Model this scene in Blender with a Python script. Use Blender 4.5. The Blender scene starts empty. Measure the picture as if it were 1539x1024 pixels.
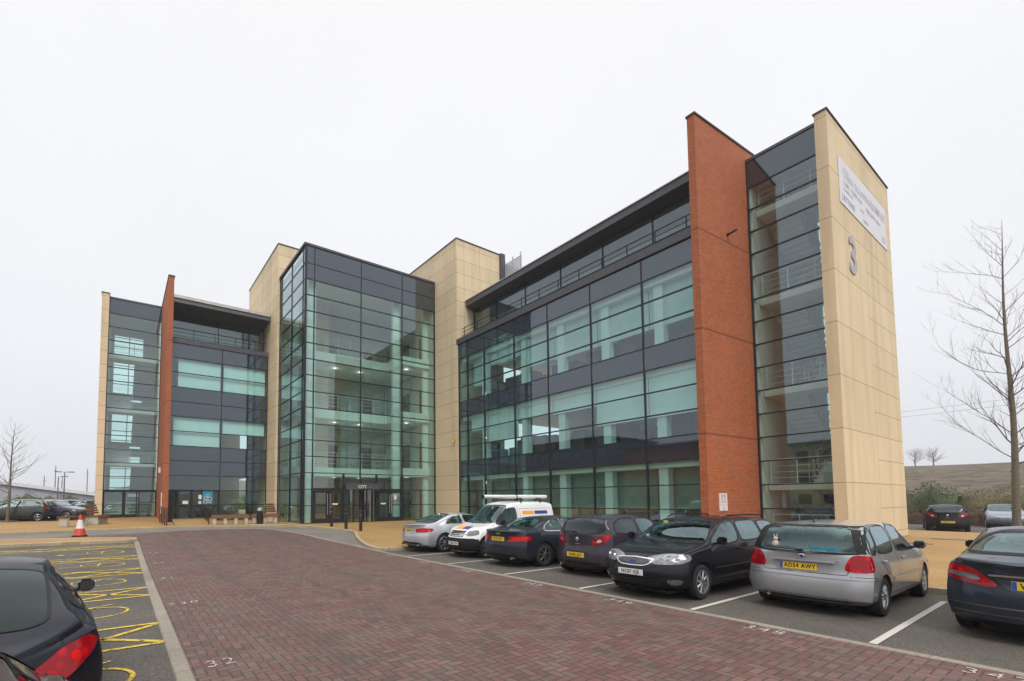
import bpy, bmesh, math, random
from mathutils import Vector, Matrix
from mathutils.geometry import delaunay_2d_cdt
from mathutils.bvhtree import BVHTree
random.seed(7)
SC = bpy.context.scene
COL = SC.collection
R = math.radians
ORG = {}

def tag(o, label=None, cat=None, group=None, kind=None):
    if label: o['label'] = label
    if cat: o['category'] = cat
    if group: o['group'] = group
    if kind: o['kind'] = kind
    return o

def empty(name, loc=(0, 0, 0), rz=0.0, parent=None):
    o = bpy.data.objects.new(name, None)
    COL.objects.link(o)
    if parent is not None:
        o.parent = parent
        po = ORG.get(parent.name, Vector((0, 0, 0)))
        o.location = Vector(loc) - po
    else:
        o.location = loc
        o.rotation_euler = (0, 0, rz)
    ORG[o.name] = Vector(loc) if rz == 0 else Vector((0, 0, 0))
    return o

def link_mesh(name, me, mat, parent=None, origin=None, world=True, smooth=None):
    """links mesh as one object; world=True: the verts are in world space and are shifted to the parent's frame"""
    if mat is not None and not isinstance(mat, (list, tuple)): mat = [mat]
    for m in (mat or []): me.materials.append(m)
    o = bpy.data.objects.new(name, me)
    COL.objects.link(o)
    if world:
        if parent is not None:
            org = ORG.get(parent.name, Vector((0, 0, 0)))
            me.transform(Matrix.Translation(-org))
            o.parent = parent
            ORG[o.name] = org
        else:
            if origin is None and len(me.vertices):
                xs = [v.co.x for v in me.vertices]; ys = [v.co.y for v in me.vertices]; zs = [v.co.z for v in me.vertices]
                origin = Vector(((min(xs) + max(xs)) / 2, (min(ys) + max(ys)) / 2, min(zs)))
            origin = Vector(origin or (0, 0, 0))
            me.transform(Matrix.Translation(-origin))
            o.location = origin
            ORG[o.name] = origin
    else:
        if parent is not None: o.parent = parent
        ORG[o.name] = Vector((0, 0, 0))
    if smooth is not None:
        for p in me.polygons: p.use_smooth = True
        if smooth < 179:
            try: me.set_sharp_from_angle(angle=R(smooth))
            except Exception: pass
    return o

class MB:
    """collects simple solids; build() links them as ONE mesh object"""
    def __init__(s): s.v = []; s.f = []; s.mi = []; s.cur = 0
    def add(s, vs, fs):
        b = len(s.v); s.v += [tuple(v) for v in vs]; s.f += [tuple(i + b for i in f) for f in fs]
        s.mi += [s.cur] * len(fs); return s
    def box(s, x0, y0, z0, x1, y1, z1):
        if x0 > x1: x0, x1 = x1, x0
        if y0 > y1: y0, y1 = y1, y0
        if z0 > z1: z0, z1 = z1, z0
        return s.add([(x0, y0, z0), (x1, y0, z0), (x1, y1, z0), (x0, y1, z0), (x0, y0, z1), (x1, y0, z1), (x1, y1, z1), (x0, y1, z1)],
                     [(0, 3, 2, 1), (4, 5, 6, 7), (0, 1, 5, 4), (1, 2, 6, 5), (2, 3, 7, 6), (3, 0, 4, 7)])
    def tube(s, p0, p1, r0, r1=None, n=8, cap=True):
        p0 = Vector(p0); p1 = Vector(p1); r1 = r0 if r1 is None else r1
        d = (p1 - p0)
        if d.length < 1e-6: return s
        d.normalize()
        a = Vector((0, 0, 1)) if abs(d.z) < .9 else Vector((1, 0, 0))
        u = d.cross(a).normalized(); w = d.cross(u)
        vs = []
        for p, r in ((p0, r0), (p1, r1)):
            for i in range(n):
                t = 2 * math.pi * i / n
                vs.append(p + u * (r * math.cos(t)) + w * (r * math.sin(t)))
        fs = [(i, i + n, (i + 1) % n + n, (i + 1) % n) for i in range(n)]
        if cap: fs += [tuple(range(n)), tuple(range(2 * n - 1, n - 1, -1))]
        return s.add(vs, fs)
    def path(s, pts, r, n=8):
        for a, b in zip(pts[:-1], pts[1:]): s.tube(a, b, r, n=n)
        return s
    def prism(s, pts, z0, z1):
        """pts: xy polygon (ccw), may be concave (n-gon)"""
        n = len(pts)
        vs = [(x, y, z0) for x, y in pts] + [(x, y, z1) for x, y in pts]
        fs = [tuple(range(n - 1, -1, -1)), tuple(range(n, 2 * n))] + [(i, (i + 1) % n, (i + 1) % n + n, i + n) for i in range(n)]
        return s.add(vs, fs)
    def lathe(s, c, prof, n=24, axis='z'):
        vs = []; fs = []
        for r, h in prof:
            for i in range(n):
                t = 2 * math.pi * i / n
                p = (r * math.cos(t), r * math.sin(t), h)
                if axis == 'y': p = (p[0], h, p[1])
                if axis == 'x': p = (h, p[0], p[1])
                vs.append((c[0] + p[0], c[1] + p[1], c[2] + p[2]))
        m = len(prof)
        for j in range(m - 1):
            for i in range(n):
                fs.append((j * n + i, j * n + (i + 1) % n, (j + 1) * n + (i + 1) % n, (j + 1) * n + i))
        fs.append(tuple(range(n - 1, -1, -1))); fs.append(tuple(range((m - 1) * n, m * n)))
        return s.add(vs, fs)
    def build(s, name, mat, parent=None, smooth=None, world=True, origin=None, bevel=0):
        me = bpy.data.meshes.new(name); me.from_pydata(s.v, [], s.f); me.validate()
        if any(s.mi) and len(me.polygons) == len(s.mi):
            for p, i in zip(me.polygons, s.mi): p.material_index = i
        bm = bmesh.new(); bm.from_mesh(me)
        if bevel:
            bmesh.ops.bevel(bm, geom=[e for e in bm.edges if len(e.link_faces) == 2 and e.calc_face_angle(0) > .6], offset=bevel, segments=2, affect='EDGES', clamp_overlap=True)
        bmesh.ops.recalc_face_normals(bm, faces=bm.faces); bm.to_mesh(me); bm.free()
        return link_mesh(name, me, mat, parent, origin, world, smooth)

# ---------- writing
def text_mesh(txt, size, mat, name, parent, M, depth=.004, world=True, align='CENTER', sx=1.0, bold=0.0, spacing=1.0):
    """text as a real mesh: laid in the XY plane of matrix M"""
    cu = bpy.data.curves.new('txt', 'FONT'); cu.body = txt; cu.size = size; cu.extrude = depth / 2
    cu.align_x = align; cu.align_y = 'CENTER'; cu.offset = bold; cu.space_character = spacing; cu.resolution_u = 3
    t = bpy.data.objects.new('txt', cu); COL.objects.link(t)
    dg = bpy.context.evaluated_depsgraph_get(); dg.update()
    me = bpy.data.meshes.new_from_object(t.evaluated_get(dg)); COL.objects.unlink(t); bpy.data.objects.remove(t)
    me.transform(Matrix.Diagonal((sx, 1, 1, 1))); me.transform(M); me.materials.clear(); me.name = name
    return link_mesh(name, me, mat, parent, None, world)

def frame(o, x, y):
    """matrix with origin o, x axis x, y axis y"""
    x = Vector(x).normalized(); y = Vector(y).normalized(); z = x.cross(y)
    return Matrix(((x.x, y.x, z.x, o[0]), (x.y, y.y, z.y, o[1]), (x.z, y.z, z.z, o[2]), (0, 0, 0, 1)))

# ---------- material helper
class NT:
    def __init__(s, m): s.t = m.node_tree; s.n = s.t.nodes; s.l = s.t.links
    def node(s, typ, **kw):
        x = s.n.new(typ)
        for k, v in kw.items():
            if k.startswith('i_'):
                key = k[2:].replace('_', ' ')
                x.inputs[key].default_value = v
            else: setattr(x, k, v)
        return x
    def ln(s, a, b): s.l.new(a, b)
    def m(s, op, *a, clamp=False):
        x = s.n.new('ShaderNodeMath'); x.operation = op; x.use_clamp = clamp
        for i, v in enumerate(a):
            if isinstance(v, (int, float)): x.inputs[i].default_value = v
            else: s.l.new(v, x.inputs[i])
        return x.outputs[0]
    def mix(s, f, a, b, blend='MIX'):
        x = s.n.new('ShaderNodeMix'); x.data_type = 'RGBA'; x.blend_type = blend
        for sock, v in ((x.inputs[0], f), (x.inputs[6], a), (x.inputs[7], b)):
            if isinstance(v, (int, float)): sock.default_value = v
            elif isinstance(v, (tuple, list)): sock.default_value = (*v[:3], 1)
            else: s.l.new(v, sock)
        return x.outputs[2]
    def noise(s, vec, scale, detail=4, rough=.55, out=0):
        x = s.node('ShaderNodeTexNoise'); x.inputs['Scale'].default_value = scale; x.inputs['Detail'].default_value = detail
        x.inputs['Roughness'].default_value = rough
        if vec is not None: s.ln(vec, x.inputs['Vector'])
        return x.outputs[out]
    def ramp(s, v, pts):
        x = s.node('ShaderNodeValToRGB'); e = x.color_ramp.elements
        while len(e) < len(pts): e.new(.5)
        for k, (p, c) in zip(e, pts):
            k.position = p; k.color = (c, c, c, 1) if isinstance(c, (int, float)) else (*c[:3], 1)
        s.ln(v, x.inputs[0]); return x.outputs[0]
    def pos(s):
        return s.node('ShaderNodeNewGeometry').outputs['Position']
    def obj(s):
        return s.node('ShaderNodeTexCoord').outputs['Object']
    def sep(s, v):
        x = s.node('ShaderNodeSeparateXYZ'); s.ln(v, x.inputs[0]); return x.outputs
    def bump(s, hgt, strength=.3, dist=.01):
        x = s.node('ShaderNodeBump'); x.inputs['Strength'].default_value = strength; x.inputs['Distance'].default_value = dist
        s.ln(hgt, x.inputs['Height']); return x.outputs[0]

def newmat(name):
    m = bpy.data.materials.new(name); m.use_nodes = True
    nt = NT(m); bs = next(n for n in nt.n if n.type == 'BSDF_PRINCIPLED')
    return m, nt, bs

def mat(name, col, rough=.6, metal=0.0, var=.12, scale=3.0, spec=.5, bump=0.0, bscale=40, coat=0.0, emit=None, es=0.0):
    m, nt, bs = newmat(name)
    v = nt.noise(nt.obj(), scale, 5)
    lo = tuple(c * (1 - var) for c in col); hi = tuple(min(1, c * (1 + var)) for c in col)
    nt.ln(nt.ramp(v, [(.3, lo), (.7, hi)]), bs.inputs['Base Color'])
    bs.inputs['Roughness'].default_value = rough; bs.inputs['Metallic'].default_value = metal
    bs.inputs['Specular IOR Level'].default_value = spec
    if coat: bs.inputs['Coat Weight'].default_value = coat; bs.inputs['Coat Roughness'].default_value = .03
    if bump:
        nt.ln(nt.bump(nt.noise(nt.obj(), bscale, 4), bump, .01), bs.inputs['Normal'])
    if emit: bs.inputs['Emission Color'].default_value = (*emit, 1); bs.inputs['Emission Strength'].default_value = es
    return m

def glass(name, tint, ior=1.6, rough=0.0, wave=.0, tint_edge=None):
    """thin pane: what is behind shows through tinted, the rest is mirrored by fresnel"""
    m = bpy.data.materials.new(name); m.use_nodes = True; nt = NT(m); nt.n.clear()
    out = nt.node('ShaderNodeOutputMaterial'); mx = nt.node('ShaderNodeMixShader')
    tr = nt.node('ShaderNodeBsdfTransparent'); tr.inputs[0].default_value = (*tint, 1)
    gl = nt.node('ShaderNodeBsdfGlossy'); gl.inputs['Roughness'].default_value = rough; gl.inputs[0].default_value = (.80, .92, 1, 1)
    # reflectance from the facing angle, the same on both sides of the pane
    r0 = ((ior - 1) / (ior + 1)) ** 2
    lw = nt.node('ShaderNodeLayerWeight'); lw.inputs['Blend'].default_value = .5
    f = nt.m('POWER', lw.outputs['Facing'], 3.2)
    f = nt.m('ADD', nt.m('MULTIPLY', f, 1 - r0), r0, clamp=True)
    nt.ln(f, mx.inputs[0]); nt.ln(tr.outputs[0], mx.inputs[1]); nt.ln(gl.outputs[0], mx.inputs[2])
    if wave:
        nt.ln(nt.bump(nt.noise(nt.pos(), .9, 2), wave, .02), gl.inputs['Normal'])
    nt.ln(mx.outputs[0], out.inputs[0])
    return m
ZEN, SUNE, HAZE, EXPO = 12.0, 1.8, 0.0006, 0.0
# ---------------------------------------------------------------- materials
M = {}
def stone_mat(name, zoff, zmod, col, vj=None, axis=1, half=None):
    m, nt, bs = newmat(name); P = nt.pos(); X, Y, Z = nt.sep(P)
    n1 = nt.noise(P, .35, 4); n2 = nt.noise(P, 6, 5)
    st = nt.node('ShaderNodeMapping'); st.inputs['Scale'].default_value = (1.6, 1.6, .12); nt.ln(P, st.inputs[0])
    streak = nt.noise(st.outputs[0], 1.0, 5, .6)
    base = nt.ramp(n1, [(.3, tuple(c * .93 for c in col)), (.7, tuple(c * 1.06 for c in col))])
    base = nt.mix(nt.m('MULTIPLY', nt.ramp(streak, [(.48, 0.0), (.70, 1.0)]), .30), base, (.30, .24, .16))
    base = nt.mix(.10, base, nt.ramp(n2, [(.3, .3), (.7, .75)]), 'SOFT_LIGHT')
    def line(v, off, mod, w=.022):
        a = nt.m('DIVIDE', nt.m('SUBTRACT', v, off), mod)
        fr = nt.m('ABSOLUTE', nt.m('SUBTRACT', nt.m('FRACT', nt.m('ADD', a, 100.5)), .5))
        return nt.m('LESS_THAN', fr, w / mod / 2)
    L = line(Z, zoff, zmod)
    if half:   # beyond a y value the courses are twice as close
        L2 = nt.m('MULTIPLY', line(Z, zoff, zmod / 2), nt.m('GREATER_THAN', Y, half)); L = nt.m('MAXIMUM', L, L2)
    if vj:
        A = Y if axis == 1 else X
        for q in vj: L = nt.m('MAXIMUM', L, nt.m('LESS_THAN', nt.m('ABSOLUTE', nt.m('SUBTRACT', A, q)), .011))
    # tone differs a little from slab to slab
    cell = nt.node('ShaderNodeTexWhiteNoise', noise_dimensions='1D'); nt.ln(nt.m('FLOOR', nt.m('DIVIDE', nt.m('SUBTRACT', Z, zoff), zmod)), cell.inputs['W'])
    base = nt.mix(nt.m('MULTIPLY', cell.outputs[0], .14), base, (.36, .27, .16))
    nt.ln(nt.mix(nt.m('MULTIPLY', L, .8), base, (.10, .08, .055)), bs.inputs['Base Color'])
    bs.inputs['Roughness'].default_value = .8
    nt.ln(nt.bump(nt.m('SUBTRACT', n2, nt.m('MULTIPLY', L, 2)), .15, .01), bs.inputs['Normal'])
    return m
STONE = (.74, .60, .395)
M['stone_r'] = stone_mat('stone tower right', .42, 1.025, STONE, [-27.0], 0)
M['stone_rt'] = stone_mat('stone cladding', .56, 1.02, STONE, [19.75, 21.2], 1)
M['stone_end'] = stone_mat('end wall render', .42, 2.05, STONE, [26.5], 1, 26.5)
M['stone_l'] = stone_mat('stone cladding by the atrium', .6, 1.02, STONE, [-36.5, -39.0], 0)
M['stone_le'] = stone_mat('far end wall cladding', .72, 1.02, STONE)

def brick_mat():
    m, nt, bs = newmat('red brick'); P = nt.pos(); X, Y, Z = nt.sep(P)
    cb = nt.node('ShaderNodeCombineXYZ'); nt.ln(nt.m('ADD', X, Y), cb.inputs[0]); nt.ln(Z, cb.inputs[1])
    br = nt.node('ShaderNodeTexBrick'); nt.ln(cb.outputs[0], br.inputs['Vector'])
    br.inputs['Scale'].default_value = 1; br.inputs['Brick Width'].default_value = .225; br.inputs['Row Height'].default_value = .078
    br.inputs['Mortar Size'].default_value = .011; br.inputs['Mortar Smooth'].default_value = .2
    br.inputs['Color1'].default_value = (.485, .150, .055, 1); br.inputs['Color2'].default_value = (.36, .100, .036, 1)
    br.inputs['Mortar'].default_value = (.17, .055, .03, 1); br.inputs['Bias'].default_value = -.1
    col = nt.mix(nt.ramp(nt.noise(P, .5, 4), [(.35, 0.0), (.7, .35)]), br.outputs[0], (.45, .145, .075))
    # movement joints
    L = None
    for z in (4.45, 8.69, 12.8):
        l = nt.m('LESS_THAN', nt.m('ABSOLUTE', nt.m('SUBTRACT', Z, z)), .035); L = l if L is None else nt.m('MAXIMUM', L, l)
    col = nt.mix(nt.m('MULTIPLY', L, .75), col, (.12, .04, .025))
    nt.ln(col, bs.inputs['Base Color']); bs.inputs['Roughness'].default_value = .85
    nt.ln(nt.bump(br.outputs['Fac'], -.5, .01), bs.inputs['Normal'])
    return m
M['brick'] = brick_mat()

def herringbone():
    m, nt, bs = newmat('herringbone pavers'); P = nt.pos(); X, Y, Z = nt.sep(P)
    U = .105
    u = nt.m('ADD', nt.m('DIVIDE', X, U), 4000.0); v = nt.m('ADD', nt.m('DIVIDE', Y, U), 4000.0)
    i = nt.m('FLOOR', u); j = nt.m('FLOOR', v); fx = nt.m('FRACT', u); fy = nt.m('FRACT', v)
    k = nt.m('FLOORED_MODULO', nt.m('SUBTRACT', i, j), 4.0)
    eq = lambda c: nt.m('COMPARE', k, float(c), .1)
    k0, k1, k2, k3 = eq(0), eq(1), eq(2), eq(3)
    inv = lambda a: nt.m('SUBTRACT', 1.0, a)
    # distance to each side of the cell, pushed to 1 where the brick runs on
    dl = nt.m('ADD', fx, k1); dr = nt.m('ADD', inv(fx), k0); db = nt.m('ADD', fy, k2); dt = nt.m('ADD', inv(fy), k3)
    d = nt.m('MINIMUM', nt.m('MINIMUM', dl, dr), nt.m('MINIMUM', db, dt))
    joint = nt.m('SUBTRACT', 1.0, nt.m('SMOOTH_MIN', nt.m('MULTIPLY', d, 7.5), 1.0, .3), clamp=True)
    bi = nt.m('SUBTRACT', i, k1); bj = nt.m('SUBTRACT', j, k2)
    cb = nt.node('ShaderNodeCombineXYZ'); nt.ln(bi, cb.inputs[0]); nt.ln(bj, cb.inputs[1])
    wn = nt.node('ShaderNodeTexWhiteNoise', noise_dimensions='2D'); nt.ln(cb.outputs[0], wn.inputs['Vector'])
    c = nt.ramp(wn.outputs[0], [(0.0, (.080, .046, .038)), (.25, (.125, .050, .041)), (.5, (.152, .060, .048)), (.75, (.118, .078, .064)), (1.0, (.178, .088, .070))])
    big = nt.noise(P, .28, 4, .6); c = nt.mix(nt.ramp(big, [(.35, 0.0), (.75, .5)]), c, (.100, .080, .062))
    mid = nt.noise(P, 1.4, 5, .65); c = nt.mix(nt.ramp(mid, [(.45, 0.0), (.8, .45)]), c, (.175, .130, .115))
    # drips of oil down the lane
    st = nt.node('ShaderNodeMapping'); st.inputs['Scale'].default_value = (.25, 1.3, 1); nt.ln(P, st.inputs[0])
    oil = nt.noise(st.outputs[0], 1.2, 5, .6); c = nt.mix(nt.ramp(oil, [(.58, 0.0), (.8, .35)]), c, (.05, .040, .036))
    for yk, wd in ((2.25, .30), (3.75, .28), (4.9, .28), (6.4, .30)):
        tm = nt.m('SUBTRACT', 1.0, nt.m('DIVIDE', nt.m('ABSOLUTE', nt.m('SUBTRACT', nt.m('ADD', Y, nt.m('MULTIPLY', big, .5)), yk + .25)), wd), clamp=True)
        c = nt.mix(nt.m('MULTIPLY', nt.m('MULTIPLY', tm, nt.ramp(mid, [(.35, .3), (.65, 1.0)])), .42), c, (.062, .046, .040))
    grit = nt.noise(P, 190, 3, .7); c = nt.mix(.55, c, nt.ramp(grit, [(.25, .15), (.75, .85)]), 'OVERLAY')
    c = nt.mix(nt.m('MULTIPLY', joint, .88), c, (.028, .021, .017))
    nt.ln(c, bs.inputs['Base Color'])
    nt.ln(nt.ramp(nt.noise(P, 2.5, 4), [(.3, .5), (.7, .75)]), bs.inputs['Roughness'])
    hgt = nt.m('ADD', nt.m('MULTIPLY', joint, -1.0), nt.m('ADD', nt.m('MULTIPLY', grit, .25), nt.m('MULTIPLY', wn.outputs[0], .35)))
    nt.ln(nt.bump(hgt, .55, .006), bs.inputs['Normal'])
    return m
M['paver'] = herringbone()

def ground_mat(name, c1, c2, gscale=120, gmix=.5, rough=.8, tint=None, rows=None):
    m, nt, bs = newmat(name); P = nt.pos()
    c = nt.ramp(nt.noise(P, .5, 5, .6), [(.3, c1), (.7, c2)])
    if tint: c = nt.mix(nt.ramp(nt.noise(P, .17, 3), [(.5, 0.0), (.75, .7)]), c, tint)
    vr = nt.node('ShaderNodeTexVoronoi'); vr.inputs['Scale'].default_value = gscale; nt.ln(P, vr.inputs['Vector'])
    sp = nt.sep(vr.outputs['Color'])[0]
    g = nt.noise(P, gscale * 1.7, 3, .7)
    c = nt.mix(gmix, c, nt.ramp(nt.m('ADD', nt.m('MULTIPLY', sp, .6), nt.m('MULTIPLY', g, .5)), [(.15, .12), (.95, .92)]), 'OVERLAY')
    h = g
    if rows:
        br = nt.node('ShaderNodeTexBrick'); nt.ln(P, br.inputs['Vector']); br.inputs['Scale'].default_value = 1
        br.inputs['Brick Width'].default_value = rows[0]; br.inputs['Row Height'].default_value = rows[1]; br.inputs['Mortar Size'].default_value = rows[2]
        br.inputs['Color1'].default_value = (1, 1, 1, 1); br.inputs['Color2'].default_value = (.82, .82, .82, 1); br.inputs['Mortar'].default_value = (.45, .42, .38, 1)
        c = nt.mix(rows[3], c, br.outputs[0], 'MULTIPLY')
    nt.ln(c, bs.inputs['Base Color']); bs.inputs['Roughness'].default_value = rough
    nt.ln(nt.bump(h, .35, .004), bs.inputs['Normal'])
    return m
M['asphalt'] = ground_mat('asphalt', (.058, .051, .043), (.098, .085, .067), 70, 1.0, .75, (.05, .043, .035))
M['tarmac_pale'] = ground_mat('worn grey tarmac', (.13, .115, .10), (.18, .16, .14), 120, .5, .8)
M['plaza'] = ground_mat('buff paving', (.30, .175, .055), (.39, .235, .08), 60, .5, .75, (.23, .145, .06), (.21, .105, .006, .5))
M['concrete'] = ground_mat('concrete kerb', (.21, .185, .15), (.29, .255, .205), 90, .4, .8, (.16, .14, .11), (.92, .9, .012, .5))
M['kerb_buff'] = ground_mat('pale kerb stone', (.35, .28, .18), (.45, .37, .25), 90, .4, .8, (.25, .2, .14), (.92, .9, .012, .6))
M['grass'] = ground_mat('rough grass', (.045, .062, .022), (.085, .095, .04), 8, .5, .9, (.12, .09, .05))
M['hill'] = ground_mat('winter hillside', (.062, .045, .030), (.105, .080, .050), .8, .8, .95, (.045, .045, .022))

def paint_mat(name, col, wear=.55, scale=9):
    """worn road paint: where it has flaked the ground below shows"""
    m, nt, bs = newmat(name); P = nt.pos()
    c = nt.mix(nt.ramp(nt.noise(P, 40, 4), [(.3, 0.0), (.8, .4)]), col, tuple(x * .55 for x in col))
    nt.ln(c, bs.inputs['Base Color']); bs.inputs['Roughness'].default_value = .7
    n = nt.noise(P, scale, 6, .75)
    a = nt.ramp(n, [(max(0, wear - .10), 0.0), (wear + .04, 1.0)])
    nt.ln(a, bs.inputs['Alpha'])
    return m
M['yellow_paint'] = paint_mat('yellow line paint', (.62, .44, .05), .46)
M['white_paint'] = paint_mat('white line paint', (.52, .50, .44), .37)
M['white_worn'] = paint_mat('worn white numeral paint', (.56, .51, .46), .49, 12)

M['frame'] = mat('dark aluminium frame', (.012, .015, .02), .45, .2)
M['band'] = mat('dark grey fascia', (.07, .071, .086), .5, .1)
M['cap'] = mat('pale roof edge', (.48, .46, .42), .5, .3)
M['coping'] = mat('metal coping', (.045, .042, .042), .5, .3)
M['glass'] = glass('tinted vision glass', (.68, .93, .90), 2.15, 0, .012)
M['glass_at'] = glass('clear green glass', (.71, .93, .87), 2.3, 0, .012)
M['glass_st'] = glass('stair glass', (.78, .95, .91), 2.25, 0, .012)
def spandrel():
    m, nt, bs = newmat('spandrel glass'); P = nt.pos()
    nt.ln(nt.ramp(nt.noise(P, .3, 3), [(.3, (.017, .025, .035)), (.7, (.025, .034, .045))]), bs.inputs['Base Color'])
    bs.inputs['Roughness'].default_value = .03; bs.inputs['IOR'].default_value = 2.05
    bs.inputs['Specular Tint'].default_value = (.82, .92, 1, 1)
    nt.ln(nt.bump(nt.noise(P, .9, 2), .012, .02), bs.inputs['Normal'])
    return m
M['spandrel'] = spandrel()
M['white'] = mat('white interior paint', (.86, .86, .83), .6, 0, .04)
M['offwhite'] = mat('cream interior wall', (.60, .58, .50), .7, 0, .08)
M['ceiling'] = mat('suspended ceiling', (.66, .67, .64), .8, 0, .06)
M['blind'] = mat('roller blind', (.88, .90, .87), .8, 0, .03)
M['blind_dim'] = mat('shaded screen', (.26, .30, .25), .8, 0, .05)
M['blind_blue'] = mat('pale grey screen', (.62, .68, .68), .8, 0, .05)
M['carpet'] = mat('dark carpet', (.05, .055, .06), .9)
M['door_wood'] = mat('brown door', (.20, .10, .045), .5)
M['rail_white'] = mat('pale handrail', (.62, .64, .62), .35, .3)
M['steel'] = mat('brushed steel', (.52, .52, .5), .3, .9)
M['black'] = mat('black paint', (.012, .012, .014), .45)
M['desk'] = mat('office furniture', (.09, .065, .05), .6)
M['downlight'] = mat('lit downlight', (1, .95, .85), .5, emit=(1, .93, .8), es=1.2)
M['banner'] = mat('banner vinyl', (.70, .71, .76), .6, 0, .03)
M['num_grey'] = mat('grey numeral', (.38, .38, .40), .5, .1)
M['ink'] = mat('navy ink', (.38, .39, .49), .6)
M['ink_soft'] = mat('faded blue ink', (.57, .58, .66), .6)
M['ink_red'] = mat('faded red ink', (.62, .45, .47), .6)
M['sign_white'] = mat('white sign board', (.75, .73, .72), .5, 0, .03)
M['poster'] = mat('cyan poster', (.02, .25, .42), .5)
M['bench_wood'] = mat('weathered timber', (.19, .095, .048), .75, 0, .3, 12)
M['bench_conc'] = mat('bench concrete', (.50, .45, .37), .8, 0, .12, 9, bump=.3)
M['bark'] = mat('grey brown bark', (.155, .125, .09), .9, 0, .45, 14, bump=.8, bscale=60)
M['twig'] = mat('dark twigs', (.105, .082, .074), .9, 0, .3, 6)
M['twig_far'] = mat('pale twigs', (.12, .105, .095), .9, 0, .3, 6)
M['cone_red'] = mat('orange red plastic', (.62, .055, .02), .45)
M['cone_white'] = mat('white sleeve', (.72, .70, .68), .5)
M['green_leaf'] = mat('hedge leaves', (.048, .062, .022), .8, 0, .5, 1.3)
M['olive_leaf'] = mat('olive hedge twigs', (.105, .088, .038), .9, 0, .45, .8)
M['brown_leaf'] = mat('brown hedge twigs', (.105, .060, .038), .9, 0, .45, .8)
M['shed'] = mat('pale metal cladding', (.36, .38, .42), .6)
M['shed_roof'] = mat('white metal roof', (.66, .67, .7), .5)
M['pole'] = mat('galvanised pole', (.14, .15, .16), .5, .5)
# ---------------------------------------------------------------- cars (front towards +x, left +y, in local space)
def car_paint(name, col, metal=.35, rough=.32, dirtk=.35, coat=.9):
    m, nt, bs = newmat(name); P = nt.obj()
    v = nt.noise(P, 1.2, 3)
    c = nt.ramp(v, [(.3, tuple(x * .94 for x in col)), (.7, tuple(min(1, x * 1.05) for x in col))])
    Z = nt.sep(P)[2]
    dirt = nt.m('MULTIPLY', nt.ramp(nt.m('ADD', Z, nt.m('MULTIPLY', nt.noise(P, 5, 5), .35)), [(.30, 1.0), (.75, 0.0)]), dirtk)
    c = nt.mix(dirt, c, (.085, .075, .062))
    nt.ln(c, bs.inputs['Base Color']); bs.inputs['Metallic'].default_value = metal
    nt.ln(nt.m('ADD', nt.m('MULTIPLY', dirt, .5), rough), bs.inputs['Roughness'])
    bs.inputs['Coat Weight'].default_value = coat; bs.inputs['Specular IOR Level'].default_value = .5 if coat > .85 else .12; nt.ln(nt.m('ADD', nt.m('MULTIPLY', dirt, .3), .04), bs.inputs['Coat Roughness'])
    return m
M['car_dark'] = mat('black plastic trim', (.010, .010, .011), .6, spec=.3)
M['interior'] = mat('car interior', (.03, .031, .033), .9)
M['seat'] = mat('seat cloth', (.11, .112, .118), .9)
M['tyre'] = mat('tyre rubber', (.012, .011, .011), .85, 0, .3, 8)
M['rim'] = mat('alloy wheel', (.42, .42, .43), .3, .85)
M['rim_dark'] = mat('dull alloy wheel', (.20, .20, .205), .35, .8)
M['mirror_dark'] = mat('mirror glass', (.12, .13, .14), .05, .9, .02)
M['chrome'] = mat('chrome', (.75, .75, .76), .12, 1.0, .02)
M['carglass'] = glass('car glass', (.62, .78, .72), 1.5)
M['carglass_dark'] = glass('privacy car glass', (.16, .20, .22), 1.5)
M['lamp_clear'] = mat('clear lamp', (.17, .175, .19), .2, .25, .5, 22, coat=.7)
M['reflector'] = mat('lamp reflector', (.75, .76, .78), .25, .8, .3, 20, coat=1)
def redlamp(name, a, b):
    m, nt, bs = newmat(name); P = nt.obj()
    vr = nt.node('ShaderNodeTexVoronoi'); vr.inputs['Scale'].default_value = 9; nt.ln(P, vr.inputs[0])
    nt.ln(nt.mix(nt.ramp(vr.outputs['Distance'], [(.15, 1.0), (.45, 0.0)]), a, b), bs.inputs['Base Color'])
    bs.inputs['Roughness'].default_value = .12; bs.inputs['Specular IOR Level'].default_value = .35; bs.inputs['Coat Weight'].default_value = .3; bs.inputs['Coat Roughness'].default_value = .02
    return m
M['red_lamp'] = redlamp('red lamp lens', (.30, .0, .006), (.60, .003, .008))
M['red_bright'] = mat('bright red reflector', (.72, .006, .006), .3, 0, .2, 14, spec=.25)
M['plate_y'] = mat('yellow number plate', (.80, .55, .03), .45, 0, .03)
M['plate_w'] = mat('white number plate', (.74, .74, .70), .45, 0, .03)
M['plate_blue'] = mat('blue plate strip', (.02, .08, .42), .45, 0, .03)
M['plate_ink'] = mat('plate characters', (.012, .012, .012), .5)
M['orange_patch'] = mat('orange sticker', (.80, .34, .02), .5, 0, .03)
M['blue_patch'] = mat('navy sticker', (.03, .05, .24), .5, 0, .03)
M['yellow_tag'] = mat('yellow paper', (.75, .75, .15), .6)

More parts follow.
